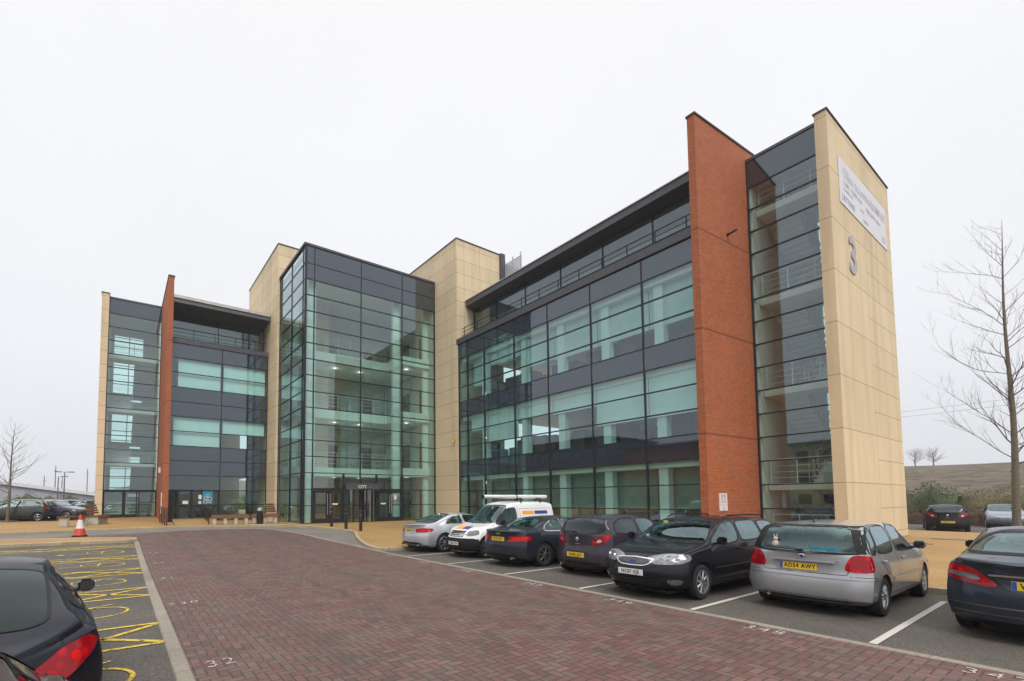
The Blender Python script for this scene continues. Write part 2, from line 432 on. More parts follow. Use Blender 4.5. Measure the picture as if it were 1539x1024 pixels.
def interp(pts, x):
    """monotone smooth interpolation through (x, y) points"""
    if x <= pts[0][0]: return pts[0][1]
    if x >= pts[-1][0]: return pts[-1][1]
    n = len(pts)
    for i in range(n - 1):
        if x <= pts[i + 1][0]: break
    def sl(a, b): return (pts[b][1] - pts[a][1]) / (pts[b][0] - pts[a][0])
    d = sl(i, i + 1)
    def tan(k):
        if k == 0: return sl(0, 1)
        if k == n - 1: return sl(n - 2, n - 1)
        a, b = sl(k - 1, k), sl(k, k + 1)
        if a * b <= 0: return 0.0
        return 2 * a * b / (a + b)
    hx = pts[i + 1][0] - pts[i][0]; t = (x - pts[i][0]) / hx
    m0, m1 = tan(i) * hx, tan(i + 1) * hx
    return ((2 * t ** 3 - 3 * t ** 2 + 1) * pts[i][1] + (t ** 3 - 2 * t ** 2 + t) * m0 + (-2 * t ** 3 + 3 * t ** 2) * pts[i + 1][1] + (t ** 3 - t ** 2) * m1)

def lerp(a, b, t): return a + (b - a) * t
def sstep(a, b, x):
    t = max(0., min(1., (x - a) / (b - a))); return t * t * (3 - 2 * t)

def body_mesh(S):
    """loft of cross sections; every section is a full ring"""
    L, W = S['L'], S['W'] / 2; top = S['top']; belt = S['belt']
    fz = S['fz']; rz = S['rz']; cf, cr = S.get('cf', .34), S.get('cr', .20); pf, pr_ = S.get('pf', 3.2), S.get('pr', 4.5)
    zb = S.get('zb', .19); rw = S.get('rw', .74)
    vs_cap = [0.0, .25, .45, .62, .75, .85, .92, .97]
    st = []
    for v in vs_cap: st.append((-L / 2 + cr * v ** pr_, v))
    x0 = -L / 2 + cr; x1 = L / 2 - cf; n = int((x1 - x0) / .055)
    for i in range(n + 1): st.append((x0 + (x1 - x0) * i / n, 1.0))
    for v in reversed(vs_cap): st.append((L / 2 - cf * v ** pf, v))
    sidez = S.get('side', [(0, .86), (.12, .965), (.35, 1.0), (.60, 1.0), (.78, .985), (1.0, .945)])
    rings = []
    for x, v in st:
        zt = interp(top, x); zl = min(interp(belt, x), zt - .07)
        gh = zt - zl
        taper = 1 - .045 * sstep(.35, 1.0, x / (L / 2)) - .03 * sstep(.45, 1.0, -x / (L / 2))
        wb = W * taper
        half = [(0.0, zb)]
        for t, w in sidez: half.append((wb * w, zb + (zl - zb) * t))
        wl = wb * sidez[-1][1]
        k = min(1.0, gh / .44); we = lerp(wl * .99, W * rw, k ** .85)
        r = min(S.get('rr', .10), gh * .55); crown = min(.045, gh * .2)
        ztop_side = zt - crown
        for t in (.28, .55, .8):
            zz = lerp(zl, ztop_side - r, t); bow = .018 * math.sin(math.pi * t) * k
            half.append((lerp(wl, we, t) + bow, zz))
        for a in (0, 30, 60, 90):
            half.append((we - r + r * math.cos(R(a)), ztop_side - r + r * math.sin(R(a))))
        for t in (.66, .33):
            half.append(((we - r) * t, zt - crown * t * t))
        half.append((0.0, zt))
        # the ends lean with height; blend into the middle of the car
        bf = sstep(L / 2 - 1.0, L / 2 - .1, x); brr = sstep(-L / 2 + .75, -L / 2 + .08, x) if False else sstep(L / 2 - .75, L / 2 - .08, -x)
        ring = []
        for y, z in half:
            dx = interp(fz, z) * bf - interp(rz, z) * brr
            ring.append((x + dx, y * v, z))
        full = ring + [(a, -b, c) for a, b, c in reversed(ring[1:-1])]
        rings.append(full)
    K = len(rings[0]); vs = [p for r_ in rings for p in r_]; fs = []
    for i in range(len(rings) - 1):
        for j in range(K):
            a = i * K + j; b = i * K + (j + 1) % K
            fs.append((a, b, b + K, a + K))
    me = bpy.data.meshes.new('body'); me.from_pydata(vs, [], fs)
    bm = bmesh.new(); bm.from_mesh(me)
    bmesh.ops.remove_doubles(bm, verts=bm.verts, dist=.0006)
    bmesh.ops.dissolve_degenerate(bm, dist=.0004, edges=bm.edges)
    bmesh.ops.recalc_face_normals(bm, faces=bm.faces)
    bm.to_mesh(me); bm.free()
    return me

def boolean(me, cut_me, mats):
    a = bpy.data.objects.new('a', me); b = bpy.data.objects.new('b', cut_me)
    for o in (a, b):
        COL.objects.link(o)
        if not o.data.materials:
            for m in mats: o.data.materials.append(m)
    md = a.modifiers.new('x', 'BOOLEAN'); md.operation = 'DIFFERENCE'; md.object = b; md.solver = 'EXACT'
    dg = bpy.context.evaluated_depsgraph_get(); dg.update()
    out = bpy.data.meshes.new_from_object(a.evaluated_get(dg), preserve_all_data_layers=True, depsgraph=dg)
    for o in (a, b): bpy.data.objects.remove(o)
    return out

def poly_prism(bmv, pts2, mapf, a, b, n=0):
    vs = [mapf(p, a) for p in pts2] + [mapf(p, b) for p in pts2]; n = len(pts2)
    fs = [tuple(range(n - 1, -1, -1)), tuple(range(n, 2 * n))] + [(i, (i + 1) % n, (i + 1) % n + n, i + n) for i in range(n)]
    bmv.add(vs, fs)

FR = {  # name: (origin, u, v, ray direction)
    'left': ((0, 3, 0), (1, 0, 0), (0, 0, 1), (0, -1, 0)),
    'right': ((0, -3, 0), (1, 0, 0), (0, 0, 1), (0, 1, 0)),
    'rear': ((-5, 0, 0), (0, 1, 0), (0, 0, 1), (1, 0, 0)),
    'front': ((5, 0, 0), (0, 1, 0), (0, 0, 1), (-1, 0, 0)),
    'top': ((0, 0, 4), (1, 0, 0), (0, 1, 0), (0, 0, -1)),
}
def smooth_poly(pts, it=2, keep=.72):
    """corner cutting, so outlines have rounded corners"""
    for _ in range(it):
        out = []
        for i in range(len(pts)):
            a = pts[i]; b = pts[(i + 1) % len(pts)]
            out.append((lerp(a[0], b[0], 1 - keep), lerp(a[1], b[1], 1 - keep))); out.append((lerp(a[0], b[0], keep), lerp(a[1], b[1], keep)))
        pts = out; keep = .75
    return pts
CUR = [4, 1.7]
def corner(s, ang):
    """frame looking at a corner: s=+1 front, -1 rear; ang from the end towards the left side"""
    d = Vector((-s * math.cos(R(ang)), -math.sin(R(ang)), 0)); u = Vector((-s * math.sin(R(ang)), math.cos(R(ang)), 0))
    c = Vector((s * (CUR[0] / 2 - .16), CUR[1] / 2 - .10, 0))
    return (tuple(c - d * 5), tuple(u), (0, 0, 1), tuple(d))
def mirror_fr(F):
    o, u, v, d = F
    return ((o[0], -o[1], o[2]), (u[0], -u[1], u[2]), v, (d[0], -d[1], d[2]))

def inpoly(p, poly):
    c = False; n = len(poly)
    for i in range(n):
        x1, y1 = poly[i]; x2, y2 = poly[(i + 1) % n]
        if (y1 > p[1]) != (y2 > p[1]) and p[0] < (x2 - x1) * (p[1] - y1) / (y2 - y1) + x1: c = not c
    return c

def patch(bvh, F, poly, off=.004, thick=.006, dens=.05, name='patch', mats=None, parent=None, maxd=9):
    """a shaped shell lying on the body: the outline is given in the frame's plane and thrown onto the surface"""
    O, U, V, D = [Vector(q) for q in F]
    pts = [Vector(p) for p in poly]
    dense = []
    for a, b in zip(pts, pts[1:] + pts[:1]):
        k = max(1, int((b - a).length / dens))
        dense += [a.lerp(b, i / k) for i in range(k)]
    nb = len(dense); xs = [p.x for p in dense]; ys = [p.y for p in dense]
    inner = []
    y = min(ys) + dens * .7
    while y < max(ys):
        x = min(xs) + dens * .7
        while x < max(xs):
            if inpoly((x, y), poly) and min((Vector((x, y)) - q).length for q in dense) > dens * .45: inner.append(Vector((x, y)))
            x += dens
        y += dens
    res = delaunay_2d_cdt(dense + inner, [(i, (i + 1) % nb) for i in range(nb)], [], 1, 1e-5)
    v2, e2, f2 = res[0], res[1], res[2]
    P = []; N = []
    for p in v2:
        o = O + U * p.x + V * p.y
        h, n, idx, dist = bvh.ray_cast(o, D)
        if h is None or dist > maxd: P.append(None); N.append(None)
        else:
            if n.dot(D) > 0: n = -n
            P.append(h); N.append(n)
    fs = [f for f in f2 if all(P[i] is not None for i in f)]
    if not fs: return None
    used = sorted({i for f in fs for i in f}); mp = {u: k for k, u in enumerate(used)}
    # smooth normals so the shell stays even
    vs_o = [P[i] + N[i] * off for i in used]; vs_i = [P[i] + N[i] * (off - thick) for i in used]
    n = len(used)
    fo = [tuple(mp[i] for i in f) for f in fs]
    eu = {}
    for f in fo:
        for a, b in zip(f, f[1:] + f[:1]): eu[(a, b)] = 1
    rim = [(a, b) for (a, b) in eu if (b, a) not in eu]
    faces = fo + [tuple(i + n for i in reversed(f)) for f in fo] + [(b, a, a + n, b + n) for a, b in rim]
    me = bpy.data.meshes.new(name); me.from_pydata([tuple(v) for v in vs_o + vs_i], [], faces)
    bm = bmesh.new(); bm.from_mesh(me); bmesh.ops.recalc_face_normals(bm, faces=bm.faces); bm.to_mesh(me); bm.free()
    return link_mesh(name, me, mats, parent, None, False, 50)

def strip_on(bvh, F, line, w=.007, off=.0025, mb=None, closed=False, step=.035):
    O, U, V, D = [Vector(q) for q in F]
    pts = [Vector(p) for p in line]
    if closed: pts = pts + [pts[0]]
    d = []
    for a, b in zip(pts[:-1], pts[1:]):
        k = max(1, int((b - a).length / step)); d += [a.lerp(b, i / k) for i in range(k)]
    d.append(pts[-1])
    prev = None
    for i, p in enumerate(d):
        t = (d[min(i + 1, len(d) - 1)] - d[max(i - 1, 0)])
        if t.length < 1e-6: continue
        t.normalize(); nrm = Vector((-t.y, t.x))
        q = []
        for s in (-1, 1):
            pp = p + nrm * (s * w / 2); h, n, idx, dist = bvh.ray_cast(O + U * pp.x + V * pp.y, D)
            if h is None: q = None; break
            if n.dot(D) > 0: n = -n
            q.append(h + n * off)
        if q and prev and (q[0] - prev[0]).length < .15: mb.add([prev[0], prev[1], q[1], q[0]], [(0, 1, 2, 3)])
        prev = q

def wheel(parent, x, y, rad, wid, rimr, side, spokes=5, rim='rim', sw=.055, front=False, turn=0, double=False):
    """tyre + rim as a wheel part; side=+1 outer face towards +y"""
    w = bpy.data.objects.new('wheel', None); COL.objects.link(w); w.parent = parent; w.location = (x, y, rad); w.rotation_euler = (0, 0, turn)
    ORG[w.name] = Vector((0, 0, 0))
    a, b = -wid / 2, wid / 2
    t = MB(); prof = [(rimr - .005, a + .01), (rimr + .01, a), (rad - .035, a), (rad - .010, a + .012), (rad, a + .035), (rad, b - .035), (rad - .010, b - .012), (rad - .035, b), (rimr + .01, b), (rimr - .005, b - .01)]
    n = 40; vs = []; fs = []
    for r_, h in prof:
        for i in range(n):
            q = 2 * math.pi * i / n; vs.append((r_ * math.cos(q), h * 1.0, r_ * math.sin(q)))
    for j in range(len(prof) - 1):
        for i in range(n): fs.append((j * n + i, j * n + (i + 1) % n, (j + 1) * n + (i + 1) % n, (j + 1) * n + i))
    t.add(vs, fs); t.build('tyre', M['tyre'], w, 40, False)
    m = MB(); o = side * (wid / 2)
    # rim barrel
    prof = [(rimr, o * .92), (rimr - .012, o * .98), (rimr - .022, o * .93), (rimr - .035, o * .3), (rimr - .04, -o * .8)]
    vs = []; fs = []
    for r_, h in prof:
        for i in range(n):
            q = 2 * math.pi * i / n; vs.append((r_ * math.cos(q), h, r_ * math.sin(q)))
    for j in range(len(prof) - 1):
        for i in range(n): fs.append((j * n + i, j * n + (i + 1) % n, (j + 1) * n + (i + 1) % n, (j + 1) * n + i))
    m.add(vs, fs)
    h0, h1 = o * .72, o * .90
    for s in range(spokes):
        q = 2 * math.pi * s / spokes + .3
        for dq in ((-.13, .13) if double else (0,)):
            u = Vector((math.cos(q + dq), 0, math.sin(q + dq))); k = Vector((-math.sin(q + dq), 0, math.cos(q + dq)))
            r0, r1 = .035, rimr - .012; s0, s1 = sw * 1.15 / 2, sw * .8 / 2
            vs = []
            for rr, ss in ((r0, s0), (r1, s1)):
                for yy, f in ((h0, 1.0), (h1, .55)):
                    for sg in (-1, 1): p = u * rr + k * (sg * ss * f); vs.append((p.x, yy + (0.012 * side if rr == r0 else 0), p.z))
            m.add(vs, [(0, 1, 3, 2), (4, 6, 7, 5), (0, 4, 5, 1), (2, 3, 7, 6), (0, 2, 6, 4), (1, 5, 7, 3)])
    m.lathe((0, 0, 0), [(.055, h0), (.055, h1 + .008 * side), (.035, h1 + .016 * side), (.001, h1 + .017 * side)], 16, 'y')
    m.build('rim', M[rim], w, 40, False)
    d = MB(); d.lathe((0, 0, 0), [(rimr - .05, -o * .2), (rimr - .05, o * .25)], 24, 'y'); d.build('brake_disc', M['car_dark'], w, 40, False)
    return w

def plate(parent, x, y, z, txt, rear=True, blue=False, w=.52, h=.111, tilt=0, face=-1):
    """number plate with its characters; face -1 looks to -x"""
    p = bpy.data.objects.new('number_plate', None); COL.objects.link(p); p.parent = parent; p.location = (x, y, z); p.rotation_euler = (0, tilt, 0)
    ORG[p.name] = Vector((0, 0, 0))
    b = MB(); b.box(-.006, -w / 2, -h / 2, .006, w / 2, h / 2); b.build('plate_board', M['plate_y' if rear else 'plate_w'], p, None, False, bevel=.003)
    off = .0075
    # seen from outside the text must read left to right
    ux = (0, -1, 0) if face < 0 else (0, 1, 0)
    sh = 0
    if blue:
        q = MB(); s = (1 if face < 0 else -1)
        q.box(face * .0062 - .0008, s * (w / 2 - .045), -h / 2 + .004, face * .0062 + .0008, s * (w / 2 - .003), h / 2 - .004)
        q.build('country_strip', M['plate_blue'], p, None, False); sh = -.022 * s
    text_mesh(txt, .098, M['plate_ink'], 'plate_characters', p, frame((face * off, sh, 0), ux, (0, 0, 1)), .0015, False, sx=.82, bold=.0022, spacing=1.12)
    return p

def finish_body(me, S, parent, paint):
    """cuts wheel wells and the window openings; returns (object, bvh of the uncut shape)"""
    bvh = BVHTree.FromPolygons([v.co.copy() for v in me.vertices], [tuple(p.vertices) for p in me.polygons])
    mats = [M[paint] if isinstance(paint, str) else paint, M['interior']]
    W = S['W'] / 2; wr = S['wr']
    c = MB()
    for x in (S['xf'], S['xr']):
        for s in (-1, 1):
            n = 36; r_ = wr + .045; y0, y1 = s * (W - .30), s * (W + .3)
            vs = [(x + r_ * math.cos(2 * math.pi * i / n), y, wr + .01 + r_ * math.sin(2 * math.pi * i / n)) for y in (y0, y1) for i in range(n)]
            c.add(vs, [tuple(range(n)), tuple(range(2 * n - 1, n - 1, -1))] + [(i, i + n, (i + 1) % n + n, (i + 1) % n) for i in range(n)])
    def mk(mb):
        cm = bpy.data.meshes.new('c'); cm.from_pydata(mb.v, [], mb.f)
        bm = bmesh.new(); bm.from_mesh(cm); bmesh.ops.recalc_face_normals(bm, faces=bm.faces); bm.to_mesh(cm); bm.free()
        for p in cm.polygons: p.material_index = 1
        return cm
    me = boolean(me, mk(c), mats)
    if S.get('side_open'):
        for poly in S['side_open']:
            c = MB(); poly_prism(c, poly, lambda p, a: (p[0], a, p[1]), -1.3, 1.3); me = boolean(me, mk(c), mats)
        for poly, xa, xb in S['end_open']:
            c = MB(); poly_prism(c, poly, lambda p, a: (a, p[0], p[1]), xa, xb); me = boolean(me, mk(c), mats)
    o = link_mesh('body', me, None, parent, None, False)
    for p in me.polygons: p.use_smooth = True
    me.set_sharp_from_angle(angle=R(38))
    return o, bvh

def arch_lips(bvh, S, parent, m, w=.035, off=.012):
    for x in (S['xf'], S['xr']):
        for F, s in ((FR['left'], 1), (FR['right'], -1)):
            mb = MB()
            r_ = S['wr'] + .045 + w / 2
            line = [(x + r_ * math.cos(R(a)), S['wr'] + .01 + r_ * math.sin(R(a))) for a in range(-14, 195, 8)]
            strip_on(bvh, F, line, w, off, mb)
            mb.build('arch_trim', M[m] if isinstance(m, str) else m, parent, 60, False)

def seats(parent, S, rows):
    mb = MB()
    for x, n, tall in rows:
        for i in range(n):
            y = (-.36, .36)[i] if n == 2 else (-.42, 0, .42)[i]
            mb.box(x - .09, y - .22, S['zin'], x + .02, y + .22, tall - .16)
            mb.box(x - .06, y - .13, tall - .14, x + .0, y + .13, tall)
    return mb.build('seats', M['seat'], parent, None, False, bevel=.03)

def mirror(parent, x, y, z, paint, s, sz=1.0):
    mb = MB(); yy = y * s
    mb.box(x - .055 * sz, min(yy + s * .05, yy + s * .21 * sz), z - .005, x + .055 * sz, max(yy + s * .05, yy + s * .21 * sz), z + .135 * sz)
    o = mb.build('wing_mirror', M[paint] if isinstance(paint, str) else paint, parent, 40, False, bevel=.035)
    m2 = MB(); m2.box(x - .06 * sz, min(yy + s * .07, yy + s * .195 * sz), z + .015, x - .056 * sz, max(yy + s * .07, yy + s * .195 * sz), z + .118 * sz)
    m2.build('mirror_glass', M['mirror_dark'], o, None, False)
    m3 = MB(); m3.tube((x, yy - s * .06, z - .01), (x, yy + s * .08, z + .03), .022, n=8); m3.build('mirror_arm', M['car_dark'], o, 40, False)
    return o

def hull_parts(bvh, S, parent, paint, glassm='carglass', darkglass=None, side=(), rearw=None, frontw=None, frame_m='car_dark', chrome_line=False):
    """window panes with their dark surrounds on both sides and at the ends"""
    for F in (FR['left'], FR['right']):
        for k, poly in enumerate(side):
            g = darkglass if (darkglass and k > 0) else glassm
            patch(bvh, F, smooth_poly(poly, 2, .86), .003, .005, .06, 'side_window', M[g], parent)
            mb = MB(); strip_on(bvh, F, smooth_poly(poly, 2, .86), .028 if frame_m == 'car_dark' else .018, .005, mb, True); mb.build('window_seal', M[frame_m], parent, 60, False)
    if rearw:
        patch(bvh, FR['rear'], smooth_poly(rearw, 2, .86), .003, .005, .06, 'rear_window', M[darkglass or glassm], parent)
        mb = MB(); strip_on(bvh, FR['rear'], smooth_poly(rearw, 2, .86), .03, .005, mb, True); mb.build('rear_window_seal', M['car_dark'], parent, 60, False)
    if frontw:
        patch(bvh, FR['front'], smooth_poly(frontw, 2, .86), .003, .005, .06, 'windscreen', M[glassm], parent)
        mb = MB(); strip_on(bvh, FR['front'], smooth_poly(frontw, 2, .86), .03, .005, mb, True); mb.build('windscreen_seal', M['car_dark'], parent, 60, False)

def seams(bvh, parent, lines, w=.008, name='panel_gap'):
    mb = MB()
    for fr, ln_, *both in lines:
        if fr == 'side':
            for F in (FR['left'], FR['right']): strip_on(bvh, F, ln_, w, .002, mb)
        else: strip_on(bvh, FR[fr] if isinstance(fr, str) else fr, ln_, w, .002, mb)
    return mb.build(name, M['car_dark'], parent, 60, False)

def handle(bvh, parent, x, z, paint, L=.19):
    for F, s in ((FR['left'], -1), (FR['right'], 1)):
        h, n, i, d = bvh.ray_cast(Vector((x, 3 * -s, z)), Vector((0, s, 0)))
        if h is None: continue
        mb = MB(); y0 = h.y - s * .002; y1 = h.y - s * .035
        mb.box(x - L / 2, min(y0, y1), z - .015, x + L / 2, max(y0, y1), z + .015)
        mb.build('door_handle', M[paint] if isinstance(paint, str) else paint, parent, 40, False, bevel=.01)

def new_car(name, S, paint, loc, heading, label, group='parked cars', cat='car'):
    e = bpy.data.objects.new(name, None); COL.objects.link(e); tag(e, label, cat, group)
    e.location = (0, 0, 0); ORG[e.name] = Vector((0, 0, 0))
    CUR[0], CUR[1] = S['L'], S['W']
    body, bvh = finish_body(body_mesh(S), S, e, paint)
    wid = S.get('ww', .205); rr = S.get('rimr', S['wr'] - .11)
    for x in (S['xf'], S['xr']):
        for s in (1, -1):
            wheel(e, x, s * (S['W'] / 2 - wid / 2 - .02), S['wr'], wid, rr, s, S.get('spokes', 5), S.get('rim', 'rim'), S.get('sw', .055), double=S.get('dbl', False))
    arch_lips(bvh, S, e, S.get('lip', paint), S.get('lipw', .03), S.get('lipo', .008))
    ub = MB(); ub.box(-S['L'] / 2 + .35, -S['W'] / 2 + .32, S.get('zb', .15) - .03, S['L'] / 2 - .35, S['W'] / 2 - .32, S.get('zb', .15) + .02); ub.build('underbody', M['car_dark'], e, None, False)
    e.location = loc; e.rotation_euler = (0, 0, R(heading))
    return e, bvh, body

def badge(parent, p, r, face=-1, m='chrome', ry=None):
    mb = MB(); mb.lathe(p, [(r, 0), (r, face * .006), (r * .85, face * .010), (r * .1, face * .011)], 24, 'x')
    return mb.build('badge', M[m], parent, 40, False)
def P_(*a): return list(a)
def inset(poly, d=.03):
    cx = sum(p[0] for p in poly) / len(poly); cy = sum(p[1] for p in poly) / len(poly)
    return [(p[0] + (d if p[0] < cx else -d), p[1] + (d if p[1] < cy else -d)) for p in poly]
def mir(half):
    """(y>=0, z) points listed from the top centre outward -> full outline"""
    return half + [(-y, z) for y, z in reversed(half)]

def hatch_tail(bvh, e, poly_rear, poly_side=None, ang=40, m='red_lamp', name='tail_light'):
    for F in (corner(-1, ang), mirror_fr(corner(-1, ang))):
        patch(bvh, F, smooth_poly(poly_rear, 2, .82), .010, .02, .045, name, M[m], e)

def silver_hatch(loc, heading, label):
    S = dict(L=4.25, W=1.76, xf=1.255, xr=-1.345, wr=.305, spokes=6, dbl=True, sw=.03, zin=.9,
        top=[(-2.125, .99), (-2.06, 1.06), (-1.96, 1.19), (-1.80, 1.385), (-1.70, 1.43), (-1.3, 1.47), (-.5, 1.485), (.05, 1.46), (.35, 1.37), (1.12, 1.0), (1.28, .955), (1.75, .86), (2.0, .77), (2.125, .67)],
        belt=[(-2.2, .955), (-1.0, .945), (1.1, .90), (1.9, .74), (2.2, .62)],
        fz=[(.19, -.14), (.35, -.03), (.5, 0), (.62, -.02), (.8, -.1)],
        rz=[(.19, -.16), (.27, -.05), (.36, 0), (.55, 0), (.60, -.015), (.635, -.075), (.98, -.10), (1.2, -.10)], cr=.20, pr=4.2, cf=.42, rw=.80, rr=.08)
    sw = [[(-1.72, .985), (-1.50, .985), (-1.36, 1.40), (-1.52, 1.375), (-1.63, 1.27)], [(-1.46, .985), (-.58, .975), (-.55, 1.415), (-1.20, 1.415), (-1.30, 1.40)], [(-.48, .975), (.72, .945), (.62, 1.07), (.15, 1.36), (-.05, 1.415), (-.45, 1.42)]]
    rw_ = mir([(0, 1.42), (.42, 1.415), (.57, 1.395), (.71, 1.02), (.70, 1.0), (0, .985)])
    fw = mir([(0, 1.43), (.50, 1.41), (.56, 1.36), (.70, 1.03), (0, .995)])
    S['side_open'] = [inset(p, .02) for p in sw[:]]; S['end_open'] = [(inset(rw_, .02), -2.6, -.6), (inset(fw, .03), -.7, 2.3), (inset(mir([(0, 1.40), (.5, 1.38), (.60, 1.02), (0, 1.01)]), 0), -.8, -.4)]
    e, bvh, body = new_car('hatchback_car', S, CARP['silver'], loc, heading, label)
    hull_parts(bvh, S, e, 'silver', 'carglass', None, sw, rw_, fw)
    # black border of the tailgate glass: a frame around the pane
    mb = MB(); strip_on(bvh, FR['rear'], [(-.74, 1.41), (.74, 1.41)], .02, .004, mb); mb.build('roof_gap', M['car_dark'], e, 60, False)
    for s in (1, -1):
        mb = MB()
        for q in range(6): strip_on(bvh, FR['rear'], [(s * (.570 + q * .020), 1.395), (s * (.700 + q * .017), 1.0)], .030, .006 + .0006 * q, mb)
        mb.build('glass_border', M['car_dark'], e, 60, False)
    hatch_tail(bvh, e, [(-.13, .985), (.17, .975), (.185, .72), (-.24, .71)], ang=38)
    seams(bvh, e, [('rear', [(-.80, .985), (-.79, .97), (-.70, .975), (-.58, .70), (-.56, .665), (.56, .665), (.58, .70), (.70, .975), (.79, .97)]),
        ('side', [(-.50, .985), (-.46, .6), (-.48, .32)]), ('side', [(.78, .97), (.84, .8), (.80, .33)]), ('side', [(-1.42, .98), (-1.38, .86), (-1.22, .73), (-.98, .60), (-.92, .33), (.80, .31)]), ('side', [(-2.0, .645), (-1.72, .64), (-1.66, .56)])], .009)
    mb = MB(); strip_on(bvh, FR['rear'], [(-.86, .595), (.86, .595)], .016, .004, mb)
    for F in (FR['left'], FR['right']): strip_on(bvh, F, [(-2.05, .595), (-1.72, .595)], .016, .004, mb)
    mb.build('bumper_moulding', M['rim_dark'], e, 60, False)
    for F in (FR['left'], FR['right']):
        mb = MB(); strip_on(bvh, F, [(-.9, .56), (.76, .56)], .05, .008, mb); mb.build('side_moulding', CARP['silver_mould'], e, 60, False)
    patch(bvh, FR['rear'], smooth_poly(mir([(0, .845), (.42, .845), (.42, .72), (.36, .665), (0, .66)]), 2, .85), .002, .004, .08, 'plate_recess', CARP['silver_mould'], e)
    h = bvh.ray_cast(Vector((-4, 0, .75)), Vector((1, 0, 0)))[0]
    plate(e, h.x - .012, .06, .755, 'AD54 AWY', True, True, tilt=.08)
    mb = MB(); mb.box(h.x - .045, -.44, .835, h.x + .01, .44, .862); mb.build('boot_handle_trim', CARP['silver_mould'], e, None, False, bevel=.008)
    badge(e, (h.x - .008, 0, .925), .042, m='chrome'); badge(e, (h.x - .014, 0, .925), .03, m='blue_patch')
    # badge lettering, wiper, aerial, toys on the shelf
    text_mesh('1.4', .035, M['plate_ink'], 'badge', e, frame((h.x - .006, -.46, .865), (0, -1, 0), (0, 0, 1)), .002, False)
    mb = MB(); mb.tube((-2.075, .05, 1.03), (-2.055, .56, 1.045), .011); mb.tube((-2.05, .1, 1.06), (-2.04, .52, 1.068), .007); mb.box(-2.09, -.02, 1.005, -2.03, .08, 1.045); mb.build('rear_wiper', M['black'], e, 40, False)
    mb = MB(); mb.tube((-1.42, .0, 1.46), (-1.60, 0, 1.64), .004); mb.tube((-1.40, 0, 1.455), (-1.46, 0, 1.49), .016, .010); mb.build('roof_aerial', M['black'], e, 40, False)
    mb = MB()
    mb.lathe((-1.90, .42, 1.04), [(.02, 0), (.05, .02), (.052, .07), (.025, .11)], 12); mb.lathe((-1.90, .42, 1.14), [(.01, 0), (.033, .02), (.035, .05), (.015, .07)], 12)
    mb.tube((-1.90, .405, 1.20), (-1.9, .395, 1.26), .010); mb.tube((-1.90, .435, 1.20), (-1.9, .445, 1.26), .010); mb.build('window_toy', M['toy'], e, 50, False)
    mb = MB(); mb.box(-2.030, -.46, 1.035, -2.024, -.10, 1.085); o = mb.build('window_sticker', M['poster'], e, None, False)
    seats(e, S, [(.05, 2, 1.32), (-1.0, 3, 1.25)])
    for s in (1, -1): mirror(e, .62, .80, .96, CARP['silver'], s, 1.05)
    for x in (-.05, -1.12): handle(bvh, e, x - .12, .86, CARP['silver'])
    patch(bvh, FR['rear'], mir([(0, .30), (.6, .30), (.6, .24), (0, .24)]), .004, .006, .08, 'bumper_lower', M['car_dark'], e)
    mb = MB(); mb.tube((-1.95, .5, .24), (-2.07, .5, .235), .025, n=12); mb.build('exhaust_pipe', M['steel'], e, 40, False)
    for F in (corner(1, 42), mirror_fr(corner(1, 42))): patch(bvh, F, smooth_poly([(-.28, .66), (.22, .72), (.26, .60), (-.24, .56)], 2, .8), .006, .01, .06, 'headlight', M['lamp_clear'], e)
    return e

